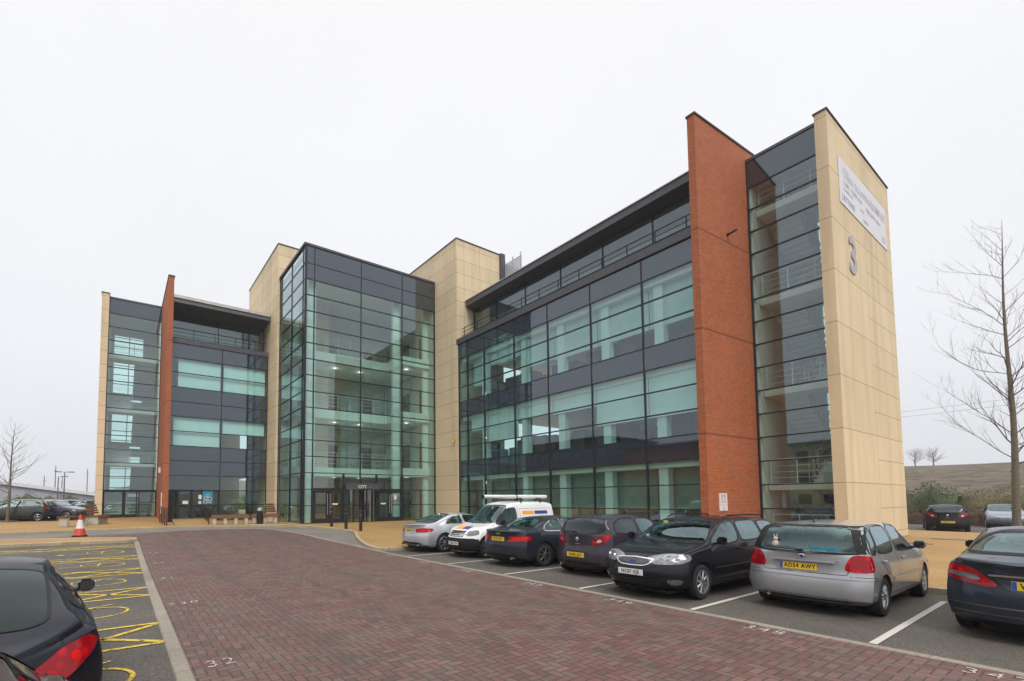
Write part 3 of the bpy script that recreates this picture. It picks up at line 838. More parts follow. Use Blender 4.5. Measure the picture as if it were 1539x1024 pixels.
def black_estate(loc, heading, label):
    S = dict(L=4.80, W=1.82, xf=1.47, xr=-1.284, wr=.325, spokes=8, sw=.045, zin=.95, rim='rim', rimr=.225,
        top=[(-2.4, 1.0), (-2.34, 1.08), (-2.18, 1.33), (-2.08, 1.42), (-1.9, 1.455), (-1.0, 1.495), (-.1, 1.49), (.25, 1.435), (.55, 1.32), (1.15, 1.03), (1.32, .985), (1.8, .925), (2.12, .85), (2.3, .76), (2.4, .66)],
        belt=[(-2.4, .99), (-1.0, .975), (1.1, .93), (1.9, .82), (2.4, .64)],
        fz=[(.19, -.20), (.30, -.06), (.42, 0), (.56, 0), (.62, -.04), (.70, -.06), (.85, -.10)],
        rz=[(.19, -.14), (.35, 0), (.6, 0), (.66, -.05), (1.1, -.07)], cf=.46, pf=2.7, rw=.78, rr=.08)
    sw = [[(-2.12, 1.03), (-1.32, 1.02), (-1.26, 1.40), (-1.92, 1.38), (-2.04, 1.33)], [(-1.22, 1.02), (-.22, .995), (-.26, 1.43), (-1.16, 1.42)], [(-.12, .995), (.98, .965), (.84, 1.09), (.38, 1.34), (.20, 1.40), (-.16, 1.43)]]
    fw = mir([(0, 1.435), (.48, 1.42), (.56, 1.38), (.74, 1.06), (.70, 1.03), (0, 1.005)])
    rw_ = mir([(0, 1.40), (.5, 1.39), (.58, 1.36), (.68, 1.06), (0, 1.05)])
    S['side_open'] = [inset(p, .02) for p in sw]; S['end_open'] = [(inset(fw, .03), -1.0, 2.6), (inset(rw_, .04), -2.6, -.9)]
    e, bvh, body = new_car('estate_car', S, CARP['black'], loc, heading, label)
    hull_parts(bvh, S, e, 'black', 'carglass', None, sw, rw_, fw)
    # headlights
    for F in (corner(1, 42), mirror_fr(corner(1, 42))):
        patch(bvh, F, smooth_poly([(-.42, .775), (-.05, .855), (.30, .845), (.34, .76), (.12, .675), (-.36, .655)], 2, .84), .012, .022, .045, 'headlight', M['lamp_clear'], e)
        mb = MB(); strip_on(bvh, F, smooth_poly([(-.42, .775), (-.05, .855), (.30, .845), (.34, .76), (.12, .675), (-.36, .655)], 2, .84), .012, .008, mb, True); mb.build('lamp_surround', M['car_dark'], e, 60, False)
        o_, u_, v_, d_ = [Vector(q) for q in F]
        for a in (-.20, .08):
            h = bvh.ray_cast(o_ + u_ * a + v_ * .745, d_)[0]
            mb = MB(); mb.tube(h + d_ * .01, h - d_ * .016, .050, .045, 18); mb.build('lamp_bulb', M['reflector'], e, 40, False)
        patch(bvh, F, smooth_poly([(-.16, .40), (.16, .405), (.12, .31), (-.06, .30)], 2, .8), .010, .014, .05, 'fog_light', M['lamp_clear'], e)
    g = mir([(0, .765), (.40, .745), (.30, .66), (.22, .63), (0, .625)])
    patch(bvh, FR['front'], g, .006, .012, .05, 'grille', M['car_dark'], e)
    mb = MB(); strip_on(bvh, FR['front'], smooth_poly(g, 2, .85), .018, .014, mb, True)
    mb.build('grille_surround', M['chrome'], e, 60, False)
    mb = MB()
    for k in range(7): strip_on(bvh, FR['front'], [(-.36 + .02 * k, .65 + .016 * k), (.36 - .02 * k, .65 + .016 * k)][::1] if k < 5 else [(-.30, .65 + .016 * k), (.30, .65 + .016 * k)], .004, .009, mb)
    for k in range(-14, 15): strip_on(bvh, FR['front'], [(k * .024, .64), (k * .024, .745)], .004, .009, mb)
    mb.build('grille_mesh', M['rim_dark'], e, 60, False)
    h = bvh.ray_cast(Vector((4, 0, .70)), Vector((-1, 0, 0)))[0]
    mb = MB(); n = 28
    pts = [(h.x + .010, .085 * math.cos(2 * math.pi * i / n), .697 + .036 * math.sin(2 * math.pi * i / n)) for i in range(n)]; pts2 = [(p[0] + .012, p[1], p[2]) for p in pts]
    mb.add(pts + pts2, [tuple(range(n)), tuple(range(2 * n - 1, n - 1, -1))] + [(i, (i + 1) % n, (i + 1) % n + n, i + n) for i in range(n)]); mb.build('badge', M['chrome'], e, None, False)
    mb = MB(); pts = [(h.x + .022, .075 * math.cos(2 * math.pi * i / n), .697 + .029 * math.sin(2 * math.pi * i / n)) for i in range(n)]; pts2 = [(p[0] + .003, p[1], p[2]) for p in pts]
    mb.add(pts + pts2, [tuple(range(n)), tuple(range(2 * n - 1, n - 1, -1))] + [(i, (i + 1) % n, (i + 1) % n + n, i + n) for i in range(n)]); mb.build('badge_face', M['plate_blue'], e, None, False)
    h = bvh.ray_cast(Vector((4, 0, .50)), Vector((-1, 0, 0)))[0]
    plate(e, h.x + .015, 0, .505, 'NC07 XJE', False, face=1)
    patch(bvh, FR['front'], mir([(0, .37), (.52, .37), (.46, .27), (0, .27)]), .004, .008, .06, 'lower_intake', M['black'], e)
    mb = MB(); strip_on(bvh, FR['front'], [(-.80, .585), (.80, .585)], .012, .004, mb); mb.build('bumper_crease', M['car_dark'], e, 60, False)
    mb = MB(); strip_on(bvh, FR['front'], [(-.62, .38), (.62, .38)], .012, .004, mb); mb.build('bumper_crease', M['car_dark'], e, 60, False)
    seams(bvh, e, [('top', [(1.2, .78), (1.6, .74), (2.05, .60), (2.16, .40), (2.20, 0), (2.16, -.40), (2.05, -.60), (1.6, -.74), (1.2, -.78)]),
        ('side', [(1.02, .98), (1.08, .80), (1.02, .34)]), ('side', [(-.17, .99), (-.14, .6), (-.16, .34)]), ('side', [(-1.24, 1.0), (-1.20, .86), (-1.0, .70), (-.86, .58), (-.84, .34), (1.02, .33)])], .008)
    for F in (FR['left'], FR['right']):
        mb = MB(); strip_on(bvh, F, [(-.82, .56), (1.0, .56)], .018, .006, mb); mb.build('side_moulding', M['rim_dark'], e, 60, False)
    for s in (1, -1):
        mb = MB(); pts = [(-1.95, s * .60, 1.44), (-1.8, s * .60, 1.505), (-1.0, s * .605, 1.53), (-.2, s * .605, 1.525), (-.02, s * .605, 1.47)]
        mb.path([Vector(p) for p in pts], .016); mb.build('roof_rail', M['car_dark'], e, 50, False)
        mirror(e, .88, .84, 1.0, CARP['black'], s, 1.05)
    for x in (-.05, -1.02): handle(bvh, e, x, .86, CARP['black'])
    mb = MB(); mb.tube((1.30, .55, 1.01), (1.08, -.05, 1.075), .008); mb.tube((1.30, -.1, 1.01), (1.02, -.62, 1.085), .008); mb.build('windscreen_wiper', M['black'], e, 40, False)
    mb = MB(); mb.box(.42, -.46, 1.36, .425, -.36, 1.40); mb.build('permit_tag', M['yellow_tag'], e, None, False)
    h = bvh.ray_cast(Vector((4, -.58, 1.09)), Vector((-1, 0, 0)))[0]
    mb = MB(); mb.lathe((h.x - .005, -.52, 1.09), [(.035, 0), (.035, .006)], 16, 'x'); mb.build('tax_disc', M['white'], e, None, False)
    seats(e, S, [(.1, 2, 1.34), (-.95, 3, 1.26)])
    mb = MB(); n = 20
    pts = [Vector((.62, .36 + .18 * math.cos(2 * math.pi * i / n), 1.04 + .18 * math.sin(2 * math.pi * i / n))) for i in range(n + 1)]; mb.path(pts, .014, 6); mb.build('steering_wheel', M['interior'], e, 50, False)
    return e

def grey_hatch(loc, heading, label, paint='grey', group='parked cars', txt='DH60 JKX', name='hatchback_car', mirrors=True):
    S = dict(L=4.0, W=1.75, xf=1.17, xr=-1.34, wr=.305, spokes=5, dbl=True, sw=.03, zin=.97,
        top=[(-2.0, 1.03), (-1.94, 1.08), (-1.84, 1.20), (-1.66, 1.39), (-1.50, 1.44), (-1.0, 1.485), (-.3, 1.49), (.15, 1.45), (.45, 1.35), (1.10, 1.04), (1.26, .985), (1.65, .89), (1.88, .79), (2.0, .68)],
        belt=[(-2.0, 1.0), (-1.4, 1.0), (-.5, .96), (1.1, .90), (1.7, .76), (2.0, .64)],
        fz=[(.19, -.15), (.35, -.03), (.5, 0), (.7, -.05), (.85, -.12)],
        rz=[(.19, -.15), (.30, -.03), (.42, 0), (.52, 0), (.60, -.03), (.68, -.09), (.95, -.11), (1.3, -.11)], cr=.30, pr=3.0, rw=.75)
    sw = [[(-1.50, 1.06), (-.55, 1.0), (-.54, 1.415), (-1.10, 1.40), (-1.36, 1.30)], [(-.47, .995), (.78, .95), (.66, 1.08), (.22, 1.35), (-.02, 1.41), (-.46, 1.42)]]
    rw_ = mir([(0, 1.42), (.42, 1.41), (.55, 1.37), (.66, 1.14), (.60, 1.07), (0, 1.045)])
    fw = mir([(0, 1.43), (.50, 1.41), (.56, 1.36), (.70, 1.06), (0, 1.02)])
    S['side_open'] = [inset(p, .025) for p in sw]; S['end_open'] = [(inset(rw_, .03), -2.6, -.6), (inset(fw, .03), -.7, 2.3)]
    e, bvh, body = new_car(name, S, CARP[paint], loc, heading, label, group)
    hull_parts(bvh, S, e, paint, 'carglass', 'carglass_dark', list(reversed(sw)), rw_, fw)
    pl = [(-.30, .78), (-.06, .80), (.12, .92), (.17, 1.03), (.10, 1.04), (-.10, .99), (-.28, .88)]
    hatch_tail(bvh, e, pl, ang=42)
    for F in (corner(-1, 42), mirror_fr(corner(-1, 42))): patch(bvh, F, smooth_poly([(-.20, .83), (-.08, .84), (-.06, .90), (-.14, .92)], 2, .8), .014, .006, .04, 'reversing_light', M['reflector'], e)
    seams(bvh, e, [('rear', [(-.66, 1.10), (-.70, .98), (-.56, .78), (-.50, .66), (-.34, .615), (.34, .615), (.50, .66), (.56, .78), (.70, .98), (.66, 1.10)]),
        ('side', [(-.50, 1.0), (-.47, .6), (-.50, .32)]), ('side', [(.86, .96), (.86, .6), (.78, .33)]), ('side', [(-1.42, 1.06), (-1.30, .92), (-1.1, .74), (-.96, .58), (-.94, .33), (.78, .31)])], .009)
    h = bvh.ray_cast(Vector((-4, 0, .52)), Vector((1, 0, 0)))[0]
    patch(bvh, FR['rear'], smooth_poly(mir([(0, .60), (.34, .60), (.32, .45), (0, .45)]), 2, .85), .002, .004, .08, 'plate_recess', M['car_dark'], e)
    plate(e, h.x - .014, 0, .525, txt, True)
    h = bvh.ray_cast(Vector((-4, 0, .86)), Vector((1, 0, 0)))[0]
    badge(e, (h.x - .004, 0, .90), .055, m='rim_dark'); badge(e, (h.x - .010, 0, .90), .046)
    text_mesh('CORSA' if False else '', .03, M['chrome'], 'badge', e, frame((h.x - .006, 0, .8), (0, -1, 0), (0, 0, 1)), .002, False) if False else None
    mb = MB(); mb.box(h.x - .006, -.06, .785, h.x + .02, .06, .80); mb.box(h.x - .006, -.05, .725, h.x + .02, .05, .738); mb.build('badge_lettering', M['chrome'], e, None, False)
    mb = MB(); mb.tube((-1.985, .05, 1.09), (-1.93, .50, 1.12), .010); mb.box(-1.99, -.03, 1.06, -1.93, .07, 1.10); mb.build('rear_wiper', M['black'], e, 40, False)
    mb = MB(); mb.tube((-1.25, .0, 1.46), (-1.42, 0, 1.60), .004); mb.build('roof_aerial', M['black'], e, 40, False)
    mb = MB(); mb.tube((-1.75, .52, .25), (-1.93, .52, .245), .03, n=12); mb.build('exhaust_pipe', M['steel'], e, 40, False)
    patch(bvh, FR['rear'], mir([(0, .36), (.62, .36), (.66, .27), (0, .26)]), .004, .006, .08, 'bumper_lower', M['car_dark'], e)
    for s in ((1, -1) if mirrors else (1,)): mirror(e, .68, .80, .98, CARP[paint], s)
    for x in (-.1, -1.02): handle(bvh, e, x - .1, .87, CARP[paint])
    seats(e, S, [(.05, 2, 1.32), (-.95, 2, 1.24)])
    for F in (corner(1, 42), mirror_fr(corner(1, 42))): patch(bvh, F, smooth_poly([(-.28, .70), (.22, .84), (.26, .74), (-.24, .60)], 2, .8), .006, .01, .06, 'headlight', M['lamp_clear'], e)
    return e

def coupe(loc, heading, label, paint, txt, group='parked cars', name='saloon_car', led=True, rings=True):
    S = dict(L=4.64, W=1.84, xf=1.46, xr=-1.30, wr=.33, spokes=7, sw=.04, zin=.93, rimr=.235, rim='rim_dark' if paint == 'darkblue' else 'rim',
        top=[(-2.32, 1.00), (-2.24, 1.015), (-2.0, 1.025), (-1.80, 1.04), (-1.62, 1.09), (-1.25, 1.24), (-.85, 1.355), (-.45, 1.395), (-.1, 1.40), (.2, 1.365), (.5, 1.28), (1.12, 1.0), (1.3, .955), (1.8, .86), (2.15, .75), (2.32, .64)],
        belt=[(-2.3, .93), (-1.6, .96), (-.5, .93), (1.1, .89), (1.9, .74), (2.3, .6)],
        fz=[(.19, -.16), (.35, -.03), (.5, 0), (.7, -.04), (.85, -.1)],
        rz=[(.19, -.22), (.28, -.05), (.40, 0), (.55, 0), (.62, -.02), (.68, -.065), (.93, -.075), (.985, -.01), (1.03, .0)], cr=.30, pr=3.4, rw=.73)
    sw = [[(-1.28, .995), (-.42, .975), (-.44, 1.335), (-.80, 1.295), (-1.08, 1.17)], [(-.34, .975), (.90, .93), (.74, 1.08), (.34, 1.28), (.12, 1.335), (-.36, 1.345)]]
    rw_ = mir([(0, 1.35), (.40, 1.335), (.52, 1.28), (.66, 1.10), (.58, 1.07), (0, 1.065)])
    fw = mir([(0, 1.345), (.48, 1.325), (.55, 1.28), (.70, 1.04), (0, 1.01)])
    S['side_open'] = [inset(p, .025) for p in sw]; S['end_open'] = [(inset(rw_, .03), -2.6, -.5), (inset(fw, .03), -.6, 2.4)]
    e, bvh, body = new_car(name, S, CARP[paint], loc, heading, label, group)
    hull_parts(bvh, S, e, paint, 'carglass', None, list(reversed(sw)), rw_, fw, frame_m='chrome' if rings else 'car_dark')
    pl = [(-.36, .86), (-.02, .88), (.24, .87), (.27, .80), (.20, .74), (-.30, .715), (-.40, .74)]
    for F in (corner(-1, 34), mirror_fr(corner(-1, 34))):
        patch(bvh, F, smooth_poly(pl, 2, .82), .008, .014, .045, 'tail_light', M['red_lamp'], e)
        patch(bvh, F, smooth_poly([(-.30, .84), (.16, .85), (.18, .79), (-.28, .76)], 2, .8), .012, .006, .045, 'light_strip', M['red_bright'], e)
    seams(bvh, e, [('rear', [(-.72, .99), (-.66, .88), (-.50, .70), (-.48, .665), (.48, .665), (.50, .70), (.66, .88), (.72, .99)]), ('top', [(-1.72, .66), (-1.74, -.66)]),
        ('side', [(-.60, .96), (-.56, .6), (-.62, .32)]), ('side', [(.92, .92), (.95, .7), (.88, .33)]), ('side', [(-.62, .32), (.88, .31)])], .008)
    mb = MB()
    for F in (FR['left'], FR['right']): strip_on(bvh, F, [(-.95, .44), (.9, .44)], .012, .003, mb)
    mb.build('side_crease', M['car_dark'], e, 60, False)
    h = bvh.ray_cast(Vector((-4, 0, .78)), Vector((1, 0, 0)))[0]
    patch(bvh, FR['rear'], smooth_poly(mir([(0, .85), (.31, .85), (.30, .715), (0, .71)]), 2, .85), .001, .004, .08, 'plate_recess', CARP[paint], e)
    plate(e, h.x - .012, 0, .775, txt, True)
    if rings:
        mb = MB(); n = 18
        for k in range(4):
            c = (k - 1.5) * .042
            mb.path([Vector((h.x - .014, c + .027 * math.cos(2 * math.pi * i / n), .915 + .027 * math.sin(2 * math.pi * i / n))) for i in range(n + 1)], .0035, 5)
        mb.build('badge', M['chrome'], e, 50, False)
    for s in (1, -1):
        mb = MB(); mb.tube((-2.1, s * .55, .27), (-2.27, s * .55, .265), .035, n=12); mb.build('exhaust_pipe', M['steel'], e, 40, False)
        mirror(e, .80, .84, .97, CARP[paint], s)
    patch(bvh, FR['rear'], smooth_poly(mir([(0, .37), (.60, .37), (.70, .30), (.60, .24), (0, .24)]), 1, .85), .004, .006, .08, 'bumper_lower', M['car_dark'], e)
    handle(bvh, e, -.38, .84, CARP[paint])
    mb = MB(); mb.lathe((-.95, 0, 1.335), [(.05, 0), (.035, .03), (.01, .045)], 10); mb.build('roof_aerial', CARP[paint], e, 50, False)
    seats(e, S, [(.0, 2, 1.26), (-.9, 2, 1.18)])
    for F in (corner(1, 42), mirror_fr(corner(1, 42))): patch(bvh, F, smooth_poly([(-.30, .66), (.22, .76), (.26, .68), (-.24, .58)], 2, .8), .006, .01, .06, 'headlight', M['lamp_clear'], e)
    patch(bvh, FR['front'], mir([(0, .70), (.30, .68), (.26, .42), (0, .42)]), .006, .012, .06, 'grille', M['car_dark'], e)
    return e

def navy_saloon(loc, heading, label, paint='navy', txt='WR07 KZB', group='parked cars'):
    S = dict(L=4.58, W=1.79, xf=1.49, xr=-1.27, wr=.32, spokes=5, dbl=True, sw=.035, zin=.98, rimr=.225,
        top=[(-2.29, 1.02), (-2.2, 1.05), (-1.95, 1.07), (-1.72, 1.10), (-1.55, 1.15), (-1.15, 1.32), (-.85, 1.41), (-.4, 1.455), (0, 1.45), (.3, 1.40), (.55, 1.30), (1.15, 1.03), (1.32, .98), (1.8, .89), (2.1, .78), (2.29, .66)],
        belt=[(-2.29, .96), (-1.6, .99), (-.5, .96), (1.1, .91), (1.9, .76), (2.3, .6)],
        fz=[(.19, -.15), (.35, -.03), (.5, 0), (.7, -.03), (.85, -.08)],
        rz=[(.19, -.18), (.28, -.04), (.38, 0), (.50, 0), (.60, -.025), (.70, -.06), (.95, -.08), (1.0, -.03), (1.05, -.02)], cr=.32, pr=3.0, rw=.75)
    sw = [[(-1.32, 1.05), (-.40, 1.01), (-.42, 1.39), (-.78, 1.36), (-1.08, 1.24)], [(-.32, 1.005), (.86, .955), (.72, 1.08), (.34, 1.31), (.12, 1.375), (-.34, 1.395)]]
    rw_ = mir([(0, 1.40), (.40, 1.39), (.54, 1.34), (.72, 1.14), (.66, 1.11), (0, 1.11)])
    fw = mir([(0, 1.40), (.48, 1.38), (.55, 1.33), (.70, 1.06), (0, 1.03)])
    S['side_open'] = [inset(p, .025) for p in sw]; S['end_open'] = [(inset(rw_, .03), -2.6, -.5), (inset(fw, .03), -.6, 2.4)]
    e, bvh, body = new_car('saloon_car', S, CARP[paint], loc, heading, label, group)
    hull_parts(bvh, S, e, paint, 'carglass', None, list(reversed(sw)), rw_, fw)
    pl = [(-.38, .735), (-.30, .70), (.02, .75), (.20, .80), (.26, .93), (.14, .965), (-.10, .955), (-.22, .87)]
    for F in (corner(-1, 40), mirror_fr(corner(-1, 40))):
        patch(bvh, F, smooth_poly(pl, 2, .84), .008, .014, .045, 'tail_light', M['red_lamp'], e)
        patch(bvh, F, smooth_poly([(-.22, .80), (-.20, .77), (.18, .83), (.21, .88), (-.16, .855)], 2, .84), .013, .006, .04, 'indicator_strip', M['lamp_clear'], e)
    seams(bvh, e, [('rear', [(-.70, 1.0), (-.66, .93), (-.50, .76), (-.40, .64), (-.2, .615), (.2, .615), (.40, .64), (.50, .76), (.66, .93), (.70, 1.0)]), ('top', [(-1.70, .68), (-1.72, -.68)]),
        ('side', [(-.40, 1.0), (-.36, .6), (-.40, .32)]), ('side', [(.92, .95), (.95, .7), (.88, .33)]), ('side', [(-1.3, 1.0), (-1.2, .85), (-.95, .64), (-.92, .32), (.88, .31)])], .008)
    h = bvh.ray_cast(Vector((-4, 0, .78)), Vector((1, 0, 0)))[0]
    patch(bvh, FR['rear'], smooth_poly(mir([(0, .85), (.42, .85), (.30, .70), (.22, .66), (0, .655)]), 1, .85), .003, .004, .08, 'plate_recess', CARP['navy_deep'], e)
    plate(e, h.x - .014, 0, .755, txt, True, True)
    mb = MB(); mb.box(h.x - .035, -.45, .855, h.x + .01, .45, .88); mb.build('boot_trim', M['chrome'], e, None, False, bevel=.007)
    badge(e, (h.x - .01, 0, .965), .04)
    mb = MB(); strip_on(bvh, FR['rear'], [(-.85, .46), (.85, .46)], .012, .004, mb); mb.build('bumper_crease', M['rim_dark'], e, 60, False)
    mb = MB(); strip_on(bvh, FR['rear'], [(-.8, .36), (.8, .36)], .014, .004, mb)
    for F in (FR['left'], FR['right']): strip_on(bvh, F, [(-2.1, .46), (-1.66, .46)], .012, .004, mb)
    mb.build('bumper_crease', M['rim_dark'], e, 60, False)
    for s in (1, -1): mirror(e, .74, .81, 1.0, CARP[paint], s)
    for x in (-.15, -1.1): handle(bvh, e, x, .88, CARP[paint])
    seats(e, S, [(.05, 2, 1.30), (-.9, 3, 1.22)])
    return e

def white_van(loc, heading, label):
    S = dict(L=4.14, W=1.74, xf=1.32, xr=-1.37, wr=.32, spokes=8, sw=.05, rim='rim_dark', zin=1.0, lip='car_dark', lipw=.06, lipo=.014,
        top=[(-2.07, 1.62), (-2.03, 1.72), (-1.9, 1.80), (-1.5, 1.84), (-.4, 1.845), (0, 1.82), (.22, 1.74), (.42, 1.60), (1.02, 1.14), (1.18, 1.07), (1.6, 1.0), (1.86, .92), (2.0, .82), (2.07, .72)],
        belt=[(-2.07, 1.03), (0, 1.02), (1.0, 1.0), (1.7, .88), (2.07, .70)],
        fz=[(.19, -.12), (.32, 0), (.60, 0), (.66, -.05), (.75, -.07), (.9, -.12)],
        rz=[(.19, -.1), (.35, 0), (.55, 0), (.62, -.05), (1.8, -.09)], cf=.40, pf=3.0, rw=.80, cr=.14)
    sw = [[(-.02, 1.10), (.90, 1.06), (.86, 1.18), (.36, 1.57), (.28, 1.60), (-.02, 1.62)]]
    fw = mir([(0, 1.70), (.54, 1.68), (.62, 1.62), (.74, 1.16), (.70, 1.12), (0, 1.10)])
    S['side_open'] = [inset(sw[0], .02)]; S['end_open'] = [(inset(fw, .03), -.3, 2.4)]
    e, bvh, body = new_car('panel_van', S, CARP['white'], loc, heading, label, cat='van')
    hull_parts(bvh, S, e, 'white', 'carglass', None, sw, None, fw)
    # black bumper
    patch(bvh, FR['front'], smooth_poly([(-.86, .64), (.86, .64), (.86, .24), (-.86, .24)], 1, .9), .014, .02, .07, 'front_bumper', M['car_dark'], e)
    for F in (FR['left'], FR['right']):
        patch(bvh, F, [(1.68, .62), (2.02, .62), (2.0, .24), (1.66, .24)], .014, .02, .07, 'bumper_side', M['car_dark'], e)
        patch(bvh, F, smooth_poly([(-1.55, 1.50), (-.90, 1.50), (-.90, 1.38), (-1.55, 1.38)], 1, .95), .004, .004, .08, 'navy_decal', M['blue_patch'], e)
        patch(bvh, F, smooth_poly([(-.86, 1.50), (-.30, 1.50), (-.30, 1.38), (-.86, 1.38)], 1, .95), .004, .004, .08, 'orange_decal', M['orange_patch'], e)
    for F in (corner(1, 36), mirror_fr(corner(1, 36))):
        patch(bvh, F, smooth_poly([(-.22, .86), (.16, .92), (.20, .76), (-.24, .70)], 2, .82), .006, .014, .05, 'headlight', M['lamp_clear'], e)
    for k in range(3):
        mb = MB(); strip_on(bvh, FR['front'], [(-.34, .72 + .05 * k), (0, .705 + .05 * k), (.34, .72 + .05 * k)], .022, .012, mb); mb.build('grille_bar', M['chrome'], e, 60, False)
    patch(bvh, FR['front'], mir([(0, .87), (.38, .87), (.36, .69), (0, .68)]), .004, .008, .06, 'grille', M['car_dark'], e)
    for k, (y0, m_, nm) in enumerate(((-.34, 'blue_patch', 'navy_bonnet_decal'), (.02, 'orange_patch', 'orange_bonnet_decal'))):
        patch(bvh, FR['top'], [(1.50, -y0 - .34), (1.74, -y0 - .34), (1.74, -y0), (1.50, -y0)], .004, .004, .06, nm, M[m_], e)
    h = bvh.ray_cast(Vector((4, 0, .47)), Vector((-1, 0, 0)))[0]
    plate(e, h.x + .03, 0, .47, 'WG06 TZB', False, face=1)
    seams(bvh, e, [('side', [(1.0, 1.06), (1.06, .8), (.98, .34)]), ('side', [(-.10, 1.68), (-.08, 1.0), (-.10, .34)]), ('side', [(-.10, .34), (.98, .33)]), ('side', [(-.2, 1.58), (-1.75, 1.58), (-1.8, 1.3), (-1.8, 1.1), (-.2, 1.1), (-.2, 1.58)]),
        ('top', [(1.15, .72), (1.7, .66), (1.92, .45), (1.96, 0), (1.92, -.45), (1.7, -.66), (1.15, -.72)])], .009)
    # roof bars and pipe tube
    for x in (-1.3, -.35):
        mb = MB(); mb.tube((x, -.68, 1.93), (x, .68, 1.93), .018)
        for s in (1, -1): mb.tube((x, s * .66, 1.75), (x, s * .66, 1.95), .022)
        mb.build('roof_bar', M['black'], e, 50, False)
    mb = MB(); mb.tube((-1.85, .42, 1.99), (1.15, .42, 1.99), .065, n=16); mb.build('pipe_carrier', M['cone_white'], e, 50, False)
    mb = MB(); mb.tube((1.15, .42, 1.99), (1.19, .42, 1.99), .07, n=16); mb.tube((-1.9, .42, 1.99), (-1.85, .42, 1.99), .07, n=16); mb.tube((-.36, .42, 1.99), (-.32, .42, 1.99), .075, n=16); mb.build('pipe_cap', M['black'], e, 50, False)
    for s in (1, -1): mirror(e, .78, .82, 1.06, M['car_dark'], s, 1.15)
    mb = MB(); mb.tube((1.16, .55, 1.11), (.98, -.05, 1.20), .009); mb.tube((1.16, -.1, 1.11), (.96, -.62, 1.21), .009); mb.build('windscreen_wiper', M['black'], e, 40, False)
    handle(bvh, e, .02, .95, 'car_dark')
    S2 = dict(S); seats(e, S2, [(.05, 2, 1.45)])
    return e

def black_coupe(loc, heading, label):
    """low fastback with large slanted tail lights"""
    S = dict(L=4.25, W=1.79, xf=1.30, xr=-1.18, wr=.32, spokes=5, sw=.06, zin=.84, rim='rim_dark', rimr=.225,
        top=[(-2.125, .80), (-2.0, .87), (-1.75, .945), (-1.25, 1.11), (-.75, 1.26), (-.28, 1.345), (.05, 1.35), (.35, 1.27), (.62, 1.11), (1.1, .885), (1.4, .81), (1.8, .71), (2.125, .56)],
        belt=[(-2.1, .76), (-1.5, .87), (-.5, .85), (1.0, .79), (1.8, .66), (2.1, .5)],
        fz=[(.19, -.15), (.35, -.03), (.5, 0), (.7, -.05), (.85, -.12)],
        rz=[(.19, -.18), (.30, -.03), (.42, 0), (.56, 0), (.62, -.02), (.80, -.06)], cr=.46, pr=2.6, rw=.66)
    sw = [[(-1.22, .93), (-.35, .91), (-.38, 1.19), (-.78, 1.14)], [(-.28, .91), (.80, .85), (.62, .97), (.30, 1.14), (.10, 1.195), (-.30, 1.205)]]
    fw = mir([(0, 1.20), (.44, 1.185), (.50, 1.14), (.64, .93), (0, .90)])
    S['side_open'] = [inset(p, .025) for p in sw]; S['end_open'] = [(inset(fw, .03), -.4, 2.3)]
    e, bvh, body = new_car('coupe_car', S, CARP['blackblue'], loc, heading, label)
    hull_parts(bvh, S, e, 'blackblue', 'carglass', 'carglass_dark', list(reversed(sw)), None, fw)
    rg = smooth_poly([(-1.72, -.40), (-1.60, -.54), (-.72, -.53), (-.62, -.45), (-.62, .45), (-.72, .53), (-1.60, .54), (-1.72, .40)], 2, .84)
    patch(bvh, FR['top'], rg, .004, .006, .07, 'rear_window', M['green_glass'], e)
    mb = MB(); strip_on(bvh, FR['top'], rg, .026, .006, mb, True); mb.build('rear_window_seal', M['car_dark'], e, 60, False)
    pl = [(-.46, .53), (-.28, .52), (-.02, .60), (.19, .71), (.25, .79), (.16, .835), (-.06, .80), (-.34, .66)]
    for F in (corner(-1, 46), mirror_fr(corner(-1, 46))):
        patch(bvh, F, smooth_poly(pl, 2, .84), .012, .02, .035, 'tail_light', M['red_lamp'], e)
        for a, b, r_ in ((-.18, .62, .045), (.02, .71, .042)):
            patch(bvh, F, [(a + r_ * math.cos(2 * math.pi * i / 8) * 1.1, b + r_ * math.sin(2 * math.pi * i / 8)) for i in range(8)], .015, .006, .03, 'lamp_reflector', M['red_bright'], e)
    seams(bvh, e, [('rear', [(-.62, .86), (-.55, .7), (-.48, .52), (.48, .52), (.55, .7), (.62, .86)]), ('side', [(-.42, .90), (-.40, .6), (-.50, .32)]), ('side', [(.86, .85), (.90, .6), (.84, .33)]), ('side', [(-.5, .32), (.84, .31)]), ('side', [(-2.05, .52), (-1.60, .50)])], .008)
    h = bvh.ray_cast(Vector((-4, 0, .5)), Vector((1, 0, 0)))[0]
    plate(e, h.x - .014, 0, .44, 'YK55 PBO', True)
    for s in (1, -1): mirror(e, .58, .80, .84, M['black'], s)
    handle(bvh, e, -.28, .74, CARP['blackblue'])
    for s in (1, -1):
        mb = MB(); mb.tube((-1.95, s * .45, .25), (-2.10, s * .45, .25), .035, n=12); mb.build('exhaust_pipe', M['steel'], e, 40, False)
    seats(e, S, [(.0, 2, 1.14)])
    return e

